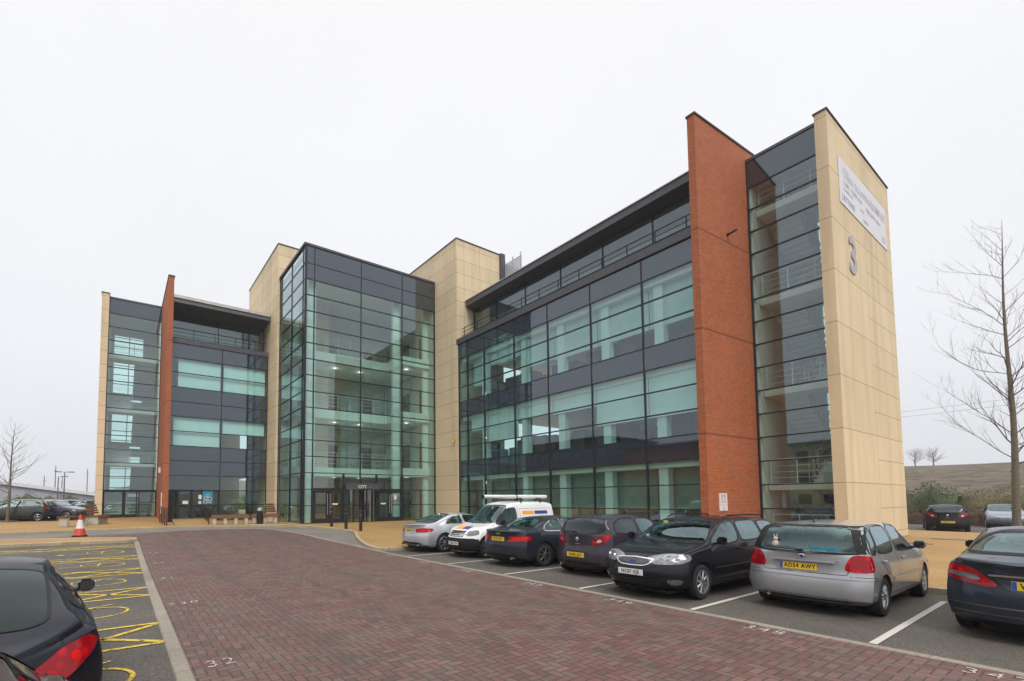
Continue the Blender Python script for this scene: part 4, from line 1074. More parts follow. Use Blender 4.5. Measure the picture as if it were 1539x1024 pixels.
CARP = {}
def init_paints():
    M['toy'] = mat('pinkish plush', (.55, .42, .42), .9)
    M['green_glass'] = mat('dark tinted rear glass', (.003, .013, .011), .06, 0, .5, 2, spec=.3)
    CARP['silver'] = car_paint('silver paint', (.40, .41, .43), .55, .3)
    CARP['silver_mould'] = car_paint('silver moulding paint', (.34, .35, .37), .3, .45)
    CARP['black'] = car_paint('black paint coat', (.004, .004, .009), 0, .5, .04, .55)
    CARP['blackblue'] = car_paint('blue black paint', (.004, .006, .012), 0, .5, .05, .5)
    CARP['grey'] = car_paint('plum grey paint', (.044, .036, .050), .3, .35, .2, .6)
    CARP['darkblue'] = car_paint('dark slate blue paint', (.021, .027, .040), .3, .35, .2, .6)
    CARP['navy'] = car_paint('navy metallic paint', (.022, .031, .048), .3, .35, .2, .6)
    CARP['navy_deep'] = car_paint('navy recess paint', (.022, .032, .048), .3, .35)
    CARP['white'] = car_paint('white van paint', (.74, .74, .74), 0, .35)
    CARP['pale'] = car_paint('pale silver paint', (.50, .51, .55), .4, .3)
    CARP['green'] = car_paint('dark green paint', (.020, .028, .026), .3, .3)
    CARP['red'] = car_paint('red paint', (.36, .02, .02), .1, .3)
    CARP['purple'] = car_paint('deep blue paint', (.028, .030, .065), .3, .3)
    CARP['greyblue'] = car_paint('blue grey paint', (.20, .22, .27), .4, .3)
init_paints()
# ---------------------------------------------------------------- ground
def gh(x):
    """the site rises gently towards the building's far corner"""
    if x > -13: return 0.0
    if x > -28.6:
        t = (-13 - x) / 15.6; return .40 * (t * t * (1.6 - .6 * t))
    if x > -36.5: return .40
    return min(.64, .40 + .04 * (-36.5 - x))

def sheet(name, poly, off, m, step=2.0, skirt=0.0, kind='structure', label=None, cat=None):
    """a paved surface following the site's slope; poly in xy; optional skirt makes it a raised slab"""
    pts = [Vector(p) for p in poly]; dense = []
    for a, b in zip(pts, pts[1:] + pts[:1]):
        k = max(1, int((b - a).length / step)); dense += [a.lerp(b, i / k) for i in range(k)]
    nb = len(dense); xs = [p.x for p in dense]; ys = [p.y for p in dense]; inner = []
    y = min(ys) + step * .5
    while y < max(ys):
        x = min(xs) + step * .5
        while x < max(xs):
            if inpoly((x, y), poly) and min((Vector((x, y)) - q).length for q in dense) > step * .4: inner.append(Vector((x, y)))
            x += step
        y += step
    r_ = delaunay_2d_cdt(dense + inner, [(i, (i + 1) % nb) for i in range(nb)], [], 1, 1e-5)
    vs = [(p.x, p.y, gh(p.x) + off) for p in r_[0]]; fs = [tuple(f) for f in r_[2]]
    if skirt:
        eu = {}
        for f in fs:
            for a, b in zip(f, f[1:] + f[:1]): eu[(a, b)] = 1
        n = len(vs); vs += [(x, y, z - skirt) for x, y, z in vs]
        fs += [(b, a, a + n, b + n) for (a, b) in eu if (b, a) not in eu]
    me = bpy.data.meshes.new(name); me.from_pydata(vs, [], fs)
    bm = bmesh.new(); bm.from_mesh(me); bmesh.ops.recalc_face_normals(bm, faces=bm.faces)
    if sum(f.normal.z for f in bm.faces) < 0: bmesh.ops.reverse_faces(bm, faces=bm.faces)
    bm.to_mesh(me); bm.free()
    o = link_mesh(name, me, m, None, (0, 0, 0))
    if kind: o['kind'] = kind
    if label: tag(o, label, cat)
    return o

def ribbon(name, line, w, h, off, m, kind='structure', closed=False, base=.2, label=None, cat=None, side=0.0):
    """a kerb: a raised bar following a line on the ground"""
    pts = [Vector(p) for p in line]; d = []
    seg = list(zip(pts[:-1], pts[1:]))
    for a, b in seg:
        k = max(1, int((b - a).length / 1.0)); d += [a.lerp(b, i / k) for i in range(k)]
    d.append(pts[-1]); vs = []; fs = []
    for i, p in enumerate(d):
        t = (d[min(i + 1, len(d) - 1)] - d[max(i - 1, 0)]).normalized(); n = Vector((-t.y, t.x))
        a = p + n * (w / 2 + side); b = p - n * (w / 2 - side); z = gh(p.x) + off
        vs += [(a.x, a.y, z - base), (a.x, a.y, z + h - .012), (a.x - n.x * .012, a.y - n.y * .012, z + h), (b.x + n.x * .012, b.y + n.y * .012, z + h), (b.x, b.y, z + h - .012), (b.x, b.y, z - base)]
    for i in range(len(d) - 1):
        for j in range(5): fs.append((i * 6 + j, i * 6 + j + 1, i * 6 + j + 7, i * 6 + j + 6))
    fs.append((0, 1, 2, 3, 4, 5)); k = (len(d) - 1) * 6; fs.append((k + 5, k + 4, k + 3, k + 2, k + 1, k))
    me = bpy.data.meshes.new(name); me.from_pydata(vs, [], fs)
    bm = bmesh.new(); bm.from_mesh(me); bmesh.ops.recalc_face_normals(bm, faces=bm.faces); bm.to_mesh(me); bm.free()
    o = link_mesh(name, me, m, None, (0, 0, 0))
    if kind: o['kind'] = kind
    return o

# base terrain: one sheet to the horizon, flat near the site, rising to low hills
def terrain_h(x, y):
    z = gh(max(x, -46)) - .06 if x > -46 else gh(-46) - .06
    if x < -58: z += 0
    # hill beyond the far car park on the right
    d = (y - 62) + .06 * (x + 10)
    if d > 0: z += 9.7 * (1 - math.exp(-(max(0, d) / 46) ** 1.5)) * (1 + .0012 * (x + 10)) * sstep(-75, -20, x + y * .35)
    # distant rise on the left
    r_ = -x - 150
    if r_ > 0: z += 17.0 * (1 - math.exp(-(r_ / 110) ** 1.6)) * sstep(-60, 40, y) * (1 - sstep(60, 300, y) * .6) if y < 260 else 0
    return z
vs = []; fs = []
gx = sorted(set([-900, -700, -520, -420, -360, -320] + list(range(-300, -60, 8)) + list(range(-60, 80, 4)) + [90, 110, 140, 180, 240, 320, 450, 700]))
gy = sorted(set([-700, -450, -300, -220, -160, -120] + list(range(-100, 200, 6)) + [205, 220, 240, 270, 310, 360, 450, 600, 900]))
for y in gy:
    for x in gx: vs.append((x, y, terrain_h(x, y)))
nx = len(gx)
for j in range(len(gy) - 1):
    for i in range(nx - 1): a = j * nx + i; fs.append((a, a + 1, a + nx + 1, a + nx))
me = bpy.data.meshes.new('ground'); me.from_pydata(vs, [], fs)
o = link_mesh('ground', me, M['hill'], None, (0, 0, 0)); o['kind'] = 'structure'
for p in me.polygons: p.use_smooth = True

# car park tarmac on both sides (lowest layer), brick road above it
sheet('car_park', [(-23.9, .56), (4, .56), (4, -9), (-24.1, -9)], .0, M['asphalt'], 2.5)
sheet('car_park', [(-15.9, 7.95), (6, 7.95), (6, 13.3), (-15.4, 13.3)], .0, M['asphalt'], 2.5)
sheet('road', [(-23.8, .70), (6, .70), (6, 7.86), (-13, 7.86), (-17.5, 7.86), (-20.3, 7.72), (-22.9, 7.6), (-25.0, 7.36), (-26.6, 6.9), (-27.4, 6.18), (-27.95, 4.6), (-27.9, 2.9), (-27.4, 1.3), (-27.0, -2.0), (-26.6, -3.0), (-25.9, -3.0), (-25.4, -1.4), (-24.9, -.2), (-24.2, .6)], .004, M['paver'], 2.0)
sheet('service_road', [(-26.7, -30), (-23.2, -30), (-23.2, .40), (-23.2, 7.2), (-15.4, 7.84), (-15.4, 8.2), (-22.6, 10.6), (-28, 9.6), (-30.5, 7.6), (-30.8, 4.4), (-30.3, 0), (-29.4, -4.5), (-29.4, -30)], -.004, M['tarmac_pale'], 2.5)
# kerb strips
ribbon('kerb', [(-23.9, .63), (4, .63)], .17, .012, 0, M['concrete'])
ribbon('kerb', [(-15.9, 7.93), (6, 7.93)], .13, .012, 0, M['concrete'])
ribbon('kerb', [(-27.9, 2.9), (-28.02, 4.6), (-27.47, 6.25), (-26.65, 6.97), (-25.05, 7.43), (-22.9, 7.67), (-20.3, 7.79), (-17.5, 7.93), (-15.9, 7.93)], .13, .010, 0, M['concrete'])
# buff paved forecourt: a slab one kerb high
PK = [(-29.2, -4.6), (-29.2, -3.1), (-29.45, -2.1), (-29.65, -.3), (-29.95, 2.15), (-29.9, 4.5), (-29.0, 7.2), (-27.0, 9.05), (-25.2, 9.75), (-23.6, 10.15), (-22.5, 10.05), (-21.4, 9.6), (-20.0, 9.05), (-18.2, 8.45), (-17.0, 8.12), (-16.2, 8.0), (-15.8, 8.15), (-15.6, 8.6), (-15.5, 9.3), (-15.4, 13.45)]
sheet('forecourt', [(-29.2, -30)] + PK + [(6, 13.45), (6, 33.5), (-7, 36.2), (-70, 36.2), (-70, 14), (-52, -.0), (-40.5, -1.0), (-40.4, -4.2), (-40.4, -9), (-40.6, -30)], .10, M['plaza'], 2.4, .3)
ribbon('kerb', [(-29.05, -30)] + PK[:-1] + [(-15.25, 13.3), (6, 13.3)], .15, .115, 0, M['kerb_buff'], side=0.0)
# island at the end of the disabled bays
ISL = [(-26.0, -9), (-25.6, -4), (-25.3, -2.6), (-24.95, -1.0), (-24.4, .3), (-24.1, .60), (-23.6, .60), (-23.45, .3), (-23.5, -1), (-23.8, -9)]
sheet('traffic_island', ISL, .11, M['plaza'], 2.0, .3)
ribbon('kerb', ISL, .12, .118, 0, M['kerb_buff'])
# the far car park behind the right-hand end and the one beyond the left wing
sheet('car_park', [(-30, 36.2), (-7, 36.3), (6, 33.5), (30, 28), (60, 30), (60, 48), (-30, 52)], .0, M['asphalt'], 3.5)
sheet('car_park', [(-40.5, -30), (-40.4, -9), (-40.4, -4.2), (-40.5, -1.0), (-52, 0), (-70, 14), (-90, 10), (-90, -30)], .002, M['asphalt'], 4)

# painted lines
def paint(name, quads, m, off=.010, kind='structure'):
    vs = []; fs = []
    for q in quads:
        b = len(vs); vs += [(x, y, gh(x) + off) for x, y in q]; fs.append(tuple(range(b, b + len(q))))
    me = bpy.data.meshes.new(name); me.from_pydata(vs, [], fs)
    bm = bmesh.new(); bm.from_mesh(me); bmesh.ops.recalc_face_normals(bm, faces=bm.faces)
    for f in bm.faces:
        if f.normal.z < 0: f.normal_flip()
    bm.to_mesh(me); bm.free()
    o = link_mesh(name, me, m, None, (0, 0, 0)); o['kind'] = kind; return o
def seg(a, b, w):
    a = Vector(a); b = Vector(b); k = max(1, int((b - a).length / .5)); t = (b - a).normalized(); n = Vector((-t.y, t.x)) * w / 2; out = []
    for i in range(k):
        p = a.lerp(b, i / k); q = a.lerp(b, (i + 1) / k); out.append([tuple(p + n), tuple(q + n), tuple(q - n), tuple(p - n)])
    return out
qs = []
for x in (-13.75, -11.38, -8.94, -6.59, -4.24, -1.92, .46, 2.85): qs += seg((x, 8.03), (x, 12.3), .085)
paint('bay_lines', qs, M['white_paint'])
qs = []
for xa, xb in ((-8.60, -7.38), (-12.30, -11.18), (-15.78, -14.72), (-18.9, -17.95), (-22.3, -21.5)):
    qs += seg((xa, .54), (xa, -4.9), .08) + seg((xb, .54), (xb, -4.9), .08)
    y = .54; L_ = 1.35
    while y > -4.6:
        qs += seg((xa + .05, y), (xb - .05, y - L_), .09) + seg((xb - .05, y), (xa + .05, y - L_), .09); y -= L_
paint('bay_hatching', qs, M['yellow_paint'])
def wheelchair(cx, cy, s=1.0):
    """the disabled-bay figure, read from the road"""
    P0 = lambda u, v: (cx - v * s, cy - u * s) if False else (cx + u * s, cy + v * s)
    q = []; arc = [(.40 * math.cos(R(a)), .12 + .42 * math.sin(R(a))) for a in range(-25, 190, 15)]
    for a, b in zip(arc[:-1], arc[1:]): q += seg(P0(*a), P0(*b), .05)
    for a, b in (((-.40, .12), (-.36, -.35)), ((.10, -.05), (.10, -.85)), ((.10, -.05), (-.42, .0)), ((-.42, .0), (-.62, .35)), ((.0, -.4), (-.30, -.4))):
        q += seg(P0(*a), P0(*b), .05)
    q.append([P0(.10 + .11 * math.cos(R(a)), -1.05 + .11 * math.sin(R(a))) for a in range(0, 360, 30)])
    return q
qs = []
for x in (-6.2, -9.95, -13.6, -17.0, -20.2): qs += wheelchair(x, -.42, 1.1)
paint('disabled_bay_marks', qs, M['yellow_paint'])
def numeral(txt, x, y, rot, size=.44):
    Mx = Matrix.Translation((x, y, gh(x) + .012)) @ Matrix.Rotation(R(rot), 4, 'Z')
    o = text_mesh(txt, size, M['white_worn'], 'bay_number', None, Mx, .0015, True, sx=.85, bold=-.004, spacing=1.25); o['kind'] = 'structure'
    return o
for t, x, y in (('352', -14.3, 7.62), ('351', -12.05, 7.60), ('350', -9.98, 7.60), ('349', -7.55, 7.60), ('349', -5.35, 7.60), ('348', -3.0, 7.62), ('347', -.85, 7.62)): numeral(t, x, y, 0, .34)
for k, (t, x) in enumerate((('32', -6.05), ('330', -9.95), ('31', -13.4), ('29', -16.6), ('28', -19.3))): numeral(t, x, 1.02, 90, .34)
M['iron'] = mat('cast iron cover', (.06, .052, .045), .6, .4)
for k, (x, y, w, d) in enumerate(((-19.2, 11.9, .55, .55), (-36.9, -.55, .8, .4), (-5.2, 25.6, 1.0, .35), (-4.0, 29.0, .8, .4))):
    mb = MB(); z = gh(x) + .10; mb.box(x - w, y - d / 2, z - .05, x + w, y + d / 2, z + .008)
    tag(mb.build('manhole_cover', M['iron']), ('dark drain cover set in the buff paving beside the silver saloon', 'dark drain cover by the foot of the far end wall', 'dark drain strip in the buff paving near the right end wall', 'dark cover in the buff paving in front of the far dark hatchback')[k], 'drain cover', 'covers in the paving')
# ---------------------------------------------------------------- the office building
BL = empty('office_building', (-28.6, 19.1, gh(-28.6)))
tag(BL, 'large glass office building with cream stone towers and red brick fin walls', 'office building')
def B(mb, name, m, parent=None, **k): return mb.build(name, M[m] if isinstance(m, str) else m, parent or BL, **k)
mm = 1.025

# generic curtain wall. axis 'y': wall lies in plane y=c, runs along x; 'x': plane x=c, runs along y
def curtain(axis, c, cuts, zs, kinds, out, name, glassm, panen, spn='spandrel_panel', skip=(), vt=.055, ht=.05, vcuts=None):
    """cuts: mullion positions; zs: transom heights; kinds[row]: 'v' vision / 's' spandrel; out=-1 faces towards smaller c"""
    fr = MB()
    def bx(a0, a1, z0, z1, d0, d1, mb):
        if axis == 'y': mb.box(a0, c + d0, z0, a1, c + d1, z1)
        else: mb.box(c + d0, a0, z0, c + d1, a1, z1)
    o = out
    for k, a in enumerate(cuts): bx(a - vt / 2, a + vt / 2, zs[0], zs[-1], o * .035, -o * .10, fr)
    for z in zs:
        for a, b in zip(cuts[:-1], cuts[1:]): bx(a + vt / 2, b - vt / 2, z - ht / 2, z + ht / 2, o * .028, -o * .09, fr)
    wall = fr.build(name, M['frame'], BL)
    for r_, (z0, z1) in enumerate(zip(zs[:-1], zs[1:])):
        for q, (a, b) in enumerate(zip(cuts[:-1], cuts[1:])):
            if (r_, q) in skip: continue
            k = kinds[r_] if isinstance(kinds[r_], str) and len(kinds[r_]) == 1 else kinds[r_][q]
            if k == '-': continue
            p = MB()
            if k == 's': bx(a + .02, b - .02, z0 + .02, z1 - .02, o * .012, -o * .04, p); p.build(spn, M['spandrel'], wall)
            else:
                # a single sheet of glass: the frame gives it its depth
                jit = random.uniform(-.0022, .0022)
                if axis == 'y': p.add([(a + .02, c + jit, z0 + .02), (b - .02, c - jit, z0 + .02), (b - .02, c - jit * .5, z1 - .02), (a + .02, c + jit * 1.3, z1 - .02)], [(0, 1, 2, 3)])
                else: p.add([(c + jit, a + .02, z0 + .02), (c - jit, b - .02, z0 + .02), (c - jit * .5, b - .02, z1 - .02), (c + jit * 1.3, a + .02, z1 - .02)], [(0, 1, 2, 3)])
                p.build(panen, M[glassm], wall)
    return wall

# ===== right wing =====
YF, ZR = 19.2, .42
zr = [gh(-10) + .08] + [ZR + mm * k for k in range(1, 13)]
KR = ['v', 'v', 'v', 's', 'v', 'v', 'v', 's', 'v', 'v', 'v', 's']
xr_ = [-25.78, -24.80, -23.05, -20.25, -17.57, -14.71, -11.89, -9.46]
curtain('y', YF, xr_, zr, KR, -1, 'curtain_wall', 'glass', 'window_pane')
mb = MB(); mb.box(-25.9, YF - .12, ZR + 12 * mm, -9.46, YF + .5, 13.10); B(mb, 'parapet_band', 'band')
mb = MB(); mb.box(-25.78, YF - .02, gh(-20) - .3, -9.46, YF + .35, gh(-10) + .12); B(mb, 'plinth', 'band')
# interior: slabs, ceilings, columns, back wall, blinds
for k in (1, 2, 3):
    z = ZR + mm * 4 * k
    mb = MB(); mb.box(-25.7, YF + .16, z - mm + .06, -9.5, 29.5, z - .12); B(mb, 'floor_slab', 'ceiling')
mb = MB(); mb.box(-25.7, YF + .16, gh(-18) - .1, -9.5, 29.5, gh(-18) + .12); B(mb, 'floor_slab', 'carpet')
mb = MB(); mb.box(-25.7, 29.5, 0, -9.0, 29.8, 15.4); B(mb, 'rear_wall', 'offwhite')
for x in (-23.7, -20.0, -17.2, -14.35, -11.55):
    mb = MB(); mb.box(x, YF + .35, .2, x + .42, YF + .75, 12.6); B(mb, 'column', 'white')
for k in (1, 2, 3):
    z = ZR + mm * (4 * k - 1)
    mb = MB(); mb.box(-25.6, YF + .2, z - .26, -9.5, YF + .9, z + .08); B(mb, 'ceiling_bulkhead', 'white')
# roller blinds behind the panes: each bay and storey its own drop
rb = random.Random(5)
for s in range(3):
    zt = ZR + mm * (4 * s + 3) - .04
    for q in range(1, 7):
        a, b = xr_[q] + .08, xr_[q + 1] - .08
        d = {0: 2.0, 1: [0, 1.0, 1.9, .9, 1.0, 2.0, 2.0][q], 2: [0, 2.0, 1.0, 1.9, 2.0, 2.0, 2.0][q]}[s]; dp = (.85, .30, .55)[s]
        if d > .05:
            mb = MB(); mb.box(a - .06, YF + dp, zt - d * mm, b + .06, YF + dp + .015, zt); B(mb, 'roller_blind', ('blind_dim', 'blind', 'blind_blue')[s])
    # furniture at the windows
    mb = MB(); zf = .12 + gh(-18) if s == 0 else ZR + mm * 4 * s
    for i in range(16):
        x = -24.5 + i * .95 + rb.uniform(-.2, .2); h_ = rb.choice((.72, .75, 1.1, 1.25))
        mb.box(x, YF + .9 + rb.uniform(0, .8), zf, x + rb.uniform(.5, .9), YF + 2.0, zf + h_)
    B(mb, 'desks', 'desk')
# penthouse set back behind the terrace
curtain('y', 20.58, [-25.75, -23.36, -20.6, -17.75, -14.89, -12.08, -9.46], [13.1, 14.0, 15.42], ['v', 'v'], -1, 'penthouse_glazing', 'glass', 'penthouse_pane')
mb = MB(); mb.box(-25.75, 22.4, 13.1, -9.4, 22.6, 15.4); B(mb, 'penthouse_inner_wall', 'white')
mb = MB(); mb.box(-25.78, YF + .5, 12.9, -9.46, 29.5, 13.08); B(mb, 'terrace_deck', 'band')
# roof with a tapering eave
def eave(name, m, pts, x0, x1, axis='x'):
    mb = MB(); n = len(pts)
    if axis == 'x': vs = [(x0, a, z) for a, z in pts] + [(x1, a, z) for a, z in pts]
    else: vs = [(a, x0, z) for a, z in pts] + [(a, x1, z) for a, z in pts]
    mb.add(vs, [tuple(range(n)), tuple(range(2 * n - 1, n - 1, -1))] + [(i, (i + 1) % n, (i + 1) % n + n, i + n) for i in range(n)])
    return B(mb, name, m)
eave('roof', 'band', [(19.86, 15.98), (19.84, 15.60), (20.5, 15.44), (29.8, 15.44), (29.8, 16.02)], -25.9, -9.46)
mb = MB(); mb.box(-25.9, 19.80, 15.985, -9.46, 20.1, 16.03); B(mb, 'roof_edge', 'cap')
# terrace balustrade
mb = MB(); yb = YF + .22
for z, r_ in ((13.86, .028), (13.60, .018), (13.36, .018)): mb.tube((-25.6, yb, z), (-9.5, yb, z), r_)
x = -25.4
while x < -9.6: mb.box(x - .02, yb - .02, 13.1, x + .02, yb + .02, 13.86); x += 1.41
B(mb, 'balustrade', 'frame')

# ===== brick fins =====
def fin(x0, x1, y0, y1, z0, z1, parent=BL):
    mb = MB(); mb.box(x0, y0, z0, x1, y1, z1); o = B(mb, 'brick_fin', 'brick')
    mb = MB(); mb.box(x0 - .04, y0 - .04, z1, x1 + .04, y1 + .04, z1 + .07); mb.build('coping', M['coping'], o); return o
mb = MB(); mb.prism([(-9.46, 18.9), (-9.16, 18.9), (-8.80, 24.5), (-9.46, 24.5)], -.2, 17.62); o_fin = B(mb, 'brick_fin', 'brick')
mb = MB(); mb.prism([(-9.50, 18.86), (-9.12, 18.86), (-8.76, 24.5), (-9.50, 24.5)], 17.62, 17.69); mb.build('coping', M['coping'], o_fin)
fin(-42.9, -36.05, 2.34, 2.66, gh(-40) - .5, 17.25)

# ===== right stair tower =====
ys = 22.85
zs_ = [gh(-8) + .1] + [ZR + mm * k for k in range(1, 16)] + [17.0]
curtain('y', ys, [-8.88, -6.16], zs_, ['v'] * 15 + ['s'], -1, 'stair_glazing', 'glass_st', 'stair_pane')
mb = MB(); mb.box(-8.9, ys - .06, 17.0, -6.1, ys + .3, 17.12); B(mb, 'parapet_band', 'band')
mb = MB(); mb.box(-6.2, 22.27, -.1, -5.81, 30.62, 17.05); ew = B(mb, 'end_wall', 'stone_end')
mb = MB(); mb.box(-6.24, 22.23, 17.05, -5.77, 30.66, 17.11); mb.build('coping', M['coping'], ew)
mb = MB(); mb.box(-6.23, 22.24, -.1, -5.78, 30.65, .13); mb.build('plinth', M['brick'], ew)
mb = MB(); mb.box(-9.19, 24.5, 0, -9.0, 30.6, 17.0); mb.box(-9.0, 30.4, 0, -6.2, 30.6, 4.0); mb.box(-9.0, 30.4, 0, -8.55, 30.6, 17.0); mb.box(-7.95, 30.4, 0, -6.2, 30.6, 17.0)
for z in (4.2, 8.3, 12.4): mb.box(-8.55, 30.4, z - .3, -7.95, 30.6, z + .35)
mb.box(-9.0, 22.9, 16.6, -6.2, 30.4, 16.9); B(mb, 'stair_tower_walls', 'white')
mb = MB(); mb.add([(-8.55, 30.5, 4), (-7.95, 30.5, 4), (-7.95, 30.5, 16.6), (-8.55, 30.5, 16.6)], [(0, 1, 2, 3)]); B(mb, 'rear_window', 'glass')
mb = MB()
for k in range(13): mb.box(-8.55, 30.46, 4.4 + k, -7.95, 30.54, 4.46 + k)
mb.box(-8.28, 30.45, 4, -8.22, 30.55, 16.6); B(mb, 'rear_window_frame', 'frame')
mb = MB(); mb.box(-8.86, 22.96, .1, -8.76, 24.5, 17.0); B(mb, 'stair_wall_lining', 'white')
def stairs(x0, x1, y0, y1, floors, h, mats=('ceiling', 'rail_white')):
    """half-landing flights between floor landings; y0 is the window side"""
    w = (x1 - x0) / 2 - .08
    for z in floors:
        mb = MB(); mb.box(x0, y0 + .35, z - .28, x1, y0 + 1.5, z); B(mb, 'landing', mats[0])
        r_ = MB()
        for hh in (.25, .5, .75, 1.05): r_.tube((x0 + .05, y0 + .42, z + hh), (x1 - .05, y0 + .42, z + hh), .016 if hh < 1 else .024, n=6)
        q = x0 + .1
        while q < x1: r_.tube((q, y0 + .42, z - .05), (q, y0 + .42, z + 1.05), .022, n=6); q += .95
        B(r_, 'handrail', mats[1])
    for i, z in enumerate(floors):
        if i == len(floors) - 1: break
        z1 = floors[i + 1]; zm = (z + z1) / 2; ym = y1 - 1.2
        mb = MB(); n = 12
        for k in range(n):
            t = k / n; yy = lerp(y0 + 1.5, ym, t); zz = lerp(z, zm, t + 1 / n); mb.box(x1 - w, yy, zz - .22, x1, yy + (ym - y0 - 1.5) / n + .02, zz)
            zz2 = lerp(zm, z1, t + 1 / n); yy2 = lerp(ym, y0 + 1.5, t); mb.box(x0, yy2 - (ym - y0 - 1.5) / n - .02, zz2 - .22, x0 + w, yy2, zz2)
        mb.box(x0, ym, zm - .22, x1, y1, zm); B(mb, 'staircase', mats[0])
        r_ = MB()
        for hh in (.3, .65, 1.0):
            r_.tube((x1 - w, y0 + 1.5, z + hh), (x1 - w, ym, zm + hh), .02, n=6); r_.tube((x0 + w, ym, zm + hh), (x0 + w, y0 + 1.5, z1 + hh), .02, n=6)
        for k in range(7):
            t = k / 6; yy = lerp(y0 + 1.5, ym, t)
            r_.tube((x1 - w, yy, lerp(z, zm, t)), (x1 - w, yy, lerp(z, zm, t) + 1), .018, n=6); r_.tube((x0 + w, yy, lerp(z1, zm, t)), (x0 + w, yy, lerp(z1, zm, t) + 1), .018, n=6)
        B(r_, 'handrail', mats[1])
stairs(-8.72, -6.3, 22.9, 28.8, [.15, 2.52 + .0, 6.62, 10.72, 14.8], 4.1)
# end wall banner and number
bn = empty('banner', (-5.80, 26.6, 13.7), parent=BL)
mb = MB(); mb.add([(-5.785, 23.32, 13.70), (-5.785, 29.85, 13.66), (-5.785, 29.85, 15.72), (-5.785, 23.32, 15.62), (-5.805, 23.32, 13.70), (-5.805, 29.85, 13.66), (-5.805, 29.85, 15.72), (-5.805, 23.32, 15.62)], [(0, 1, 2, 3), (7, 6, 5, 4), (0, 4, 5, 1), (1, 5, 6, 2), (2, 6, 7, 3), (3, 7, 4, 0)]); mb.build('banner_sheet', M['banner'], bn)
def wtext(t, y, z, size, m, parent, x=-5.779, **k): return text_mesh(t, size, M[m], 'lettering', parent, frame((x, y, z), (0, 1, 0), (0, 0, 1)), .003, True, **k)
wtext('Office accommodation', 26.3, 15.12, .66, 'ink_soft', bn, sx=.82); wtext('TO LET', 29.0, 15.08, .48, 'ink_red', bn, sx=.9)
wtext('3,000 - 15,000 sq ft', 25.0, 14.68, .30, 'ink_soft', bn); wtext('High quality space', 27.8, 14.6, .30, 'ink_soft', bn)
wtext('Available now', 24.4, 14.42, .2, 'ink_soft', bn); wtext('0191', 26.2, 14.28, .24, 'ink_soft', bn)
wtext('LETTING', 24.35, 14.0, .34, 'ink', bn, sx=1.2); wtext('AGENTS', 26.6, 13.92, .2, 'ink_soft', bn); wtext('CB', 29.3, 13.98, .42, 'ink_soft', bn)
text_mesh('3', 2.1, M['num_grey'], 'wall_number', BL, frame((-5.80, 24.55, 11.72), (0, 1, 0), (0, 0, 1)), .06, True, sx=1.02, bold=.05)

# ===== atrium =====
XA, ZA = -28.6, .56
za = [gh(-28.6) + .1] + [ZA + 1.027 * k for k in range(1, 17)] + [18.12]
ya = [9.27, 9.86, 13.09, 16.27, 19.05]
ka = ['v'] * 15 + ['s', 's']
KA = []
for r_ in range(17):
    if r_ >= 15: KA.append('s')
    elif r_ in (0, 1): KA.append(['v', '-', '-', 'v'])
    elif r_ == 2: KA.append(['v', '-', '-', 'v'])
    else: KA.append('v')
curtain('x', XA, ya, za, [k if isinstance(k, str) else k for k in KA], 1, 'atrium_front', 'glass_at', 'atrium_pane')
xs_ = [-34.25, -33.85, -31.4, -29.02, -28.6]
curtain('y', 9.27, xs_, za, ['v'] * 17, -1, 'atrium_side', 'glass_at', 'atrium_side_pane')
mb = MB(); mb.box(XA - .15, 9.17, 18.12, XA + .09, 19.05, 18.26); mb.box(-34.25, 9.17, 18.12, XA - .15, 9.4, 18.26); mb.box(-34.2, 9.4, 17.7, XA - .2, 19.0, 17.95); B(mb, 'atrium_roof', 'band')
# cover the two mullion stubs over the doors with door screens
mb = MB(); z2, z1, z0 = za[3], za[2], za[0]
for ya_, yb_ in ((9.86, 11.92), (14.28, 16.27)):
    mb = MB()
    for y in (ya_, yb_): mb.box(XA - .1, y - .05, z0, XA + .05, y + .05, z2)
    mb.box(XA - .12, ya_ + .04, z1 - .07, XA + .06, yb_ - .03, z1 + .07); B(mb, 'door_screen_frame', 'frame')
for y0, y1, zz0, zz1 in ((9.9, 11.87, z1 + .07, z2), (11.97, 14.23, 3.0, z2), (14.33, 16.22, z1 + .07, z2)):
    mb = MB(); mb.add([(XA, y0, zz0), (XA, y1, zz0), (XA, y1, zz1), (XA, y0, zz1)], [(0, 1, 2, 3)]); B(mb, 'overpanel', 'glass_at')
# swing doors left and right of the revolving door
for y0 in (9.93, 10.92, 14.35, 15.3):
    w = .94; mb = MB()
    mb.box(XA - .04, y0, z0 + .02, XA + .04, y0 + .13, z1 - .08); mb.box(XA - .04, y0 + w - .13, z0 + .02, XA + .04, y0 + w, z1 - .08)
    mb.box(XA - .04, y0 + .13, z0 + .02, XA + .04, y0 + w - .13, z0 + .26); mb.box(XA - .04, y0 + .13, z1 - .22, XA + .04, y0 + w - .13, z1 - .08)
    d = B(mb, 'entrance_door', 'frame')
    mb = MB(); mb.add([(XA, y0 + .13, z0 + .26), (XA, y0 + w - .13, z0 + .26), (XA, y0 + w - .13, z1 - .22), (XA, y0 + .13, z1 - .22)], [(0, 1, 2, 3)]); mb.build('door_glass', M['glass_at'], d)
    mb = MB(); hy = y0 + w - .06 if y0 in (9.93, 14.35) else y0 + .06
    mb.tube((XA + .10, hy, z0 + .5), (XA + .10, hy, z1 - .3), .022); mb.build('door_handle', M['steel'], d)
    if y0 in (10.92, 14.35):
        mb = MB(); mb.box(XA + .006, y0 + .25, z0 + 1.13, XA + .012, y0 + .62, z0 + 1.23); mb.build('door_notice', M['cone_white'], d)
    if y0 == 15.3:
        mb = MB(); mb.box(XA + .006, y0 + .3, z0 + 1.45, XA + .012, y0 + .52, z0 + 1.75); mb.build('door_notice', M['cone_white'], d)
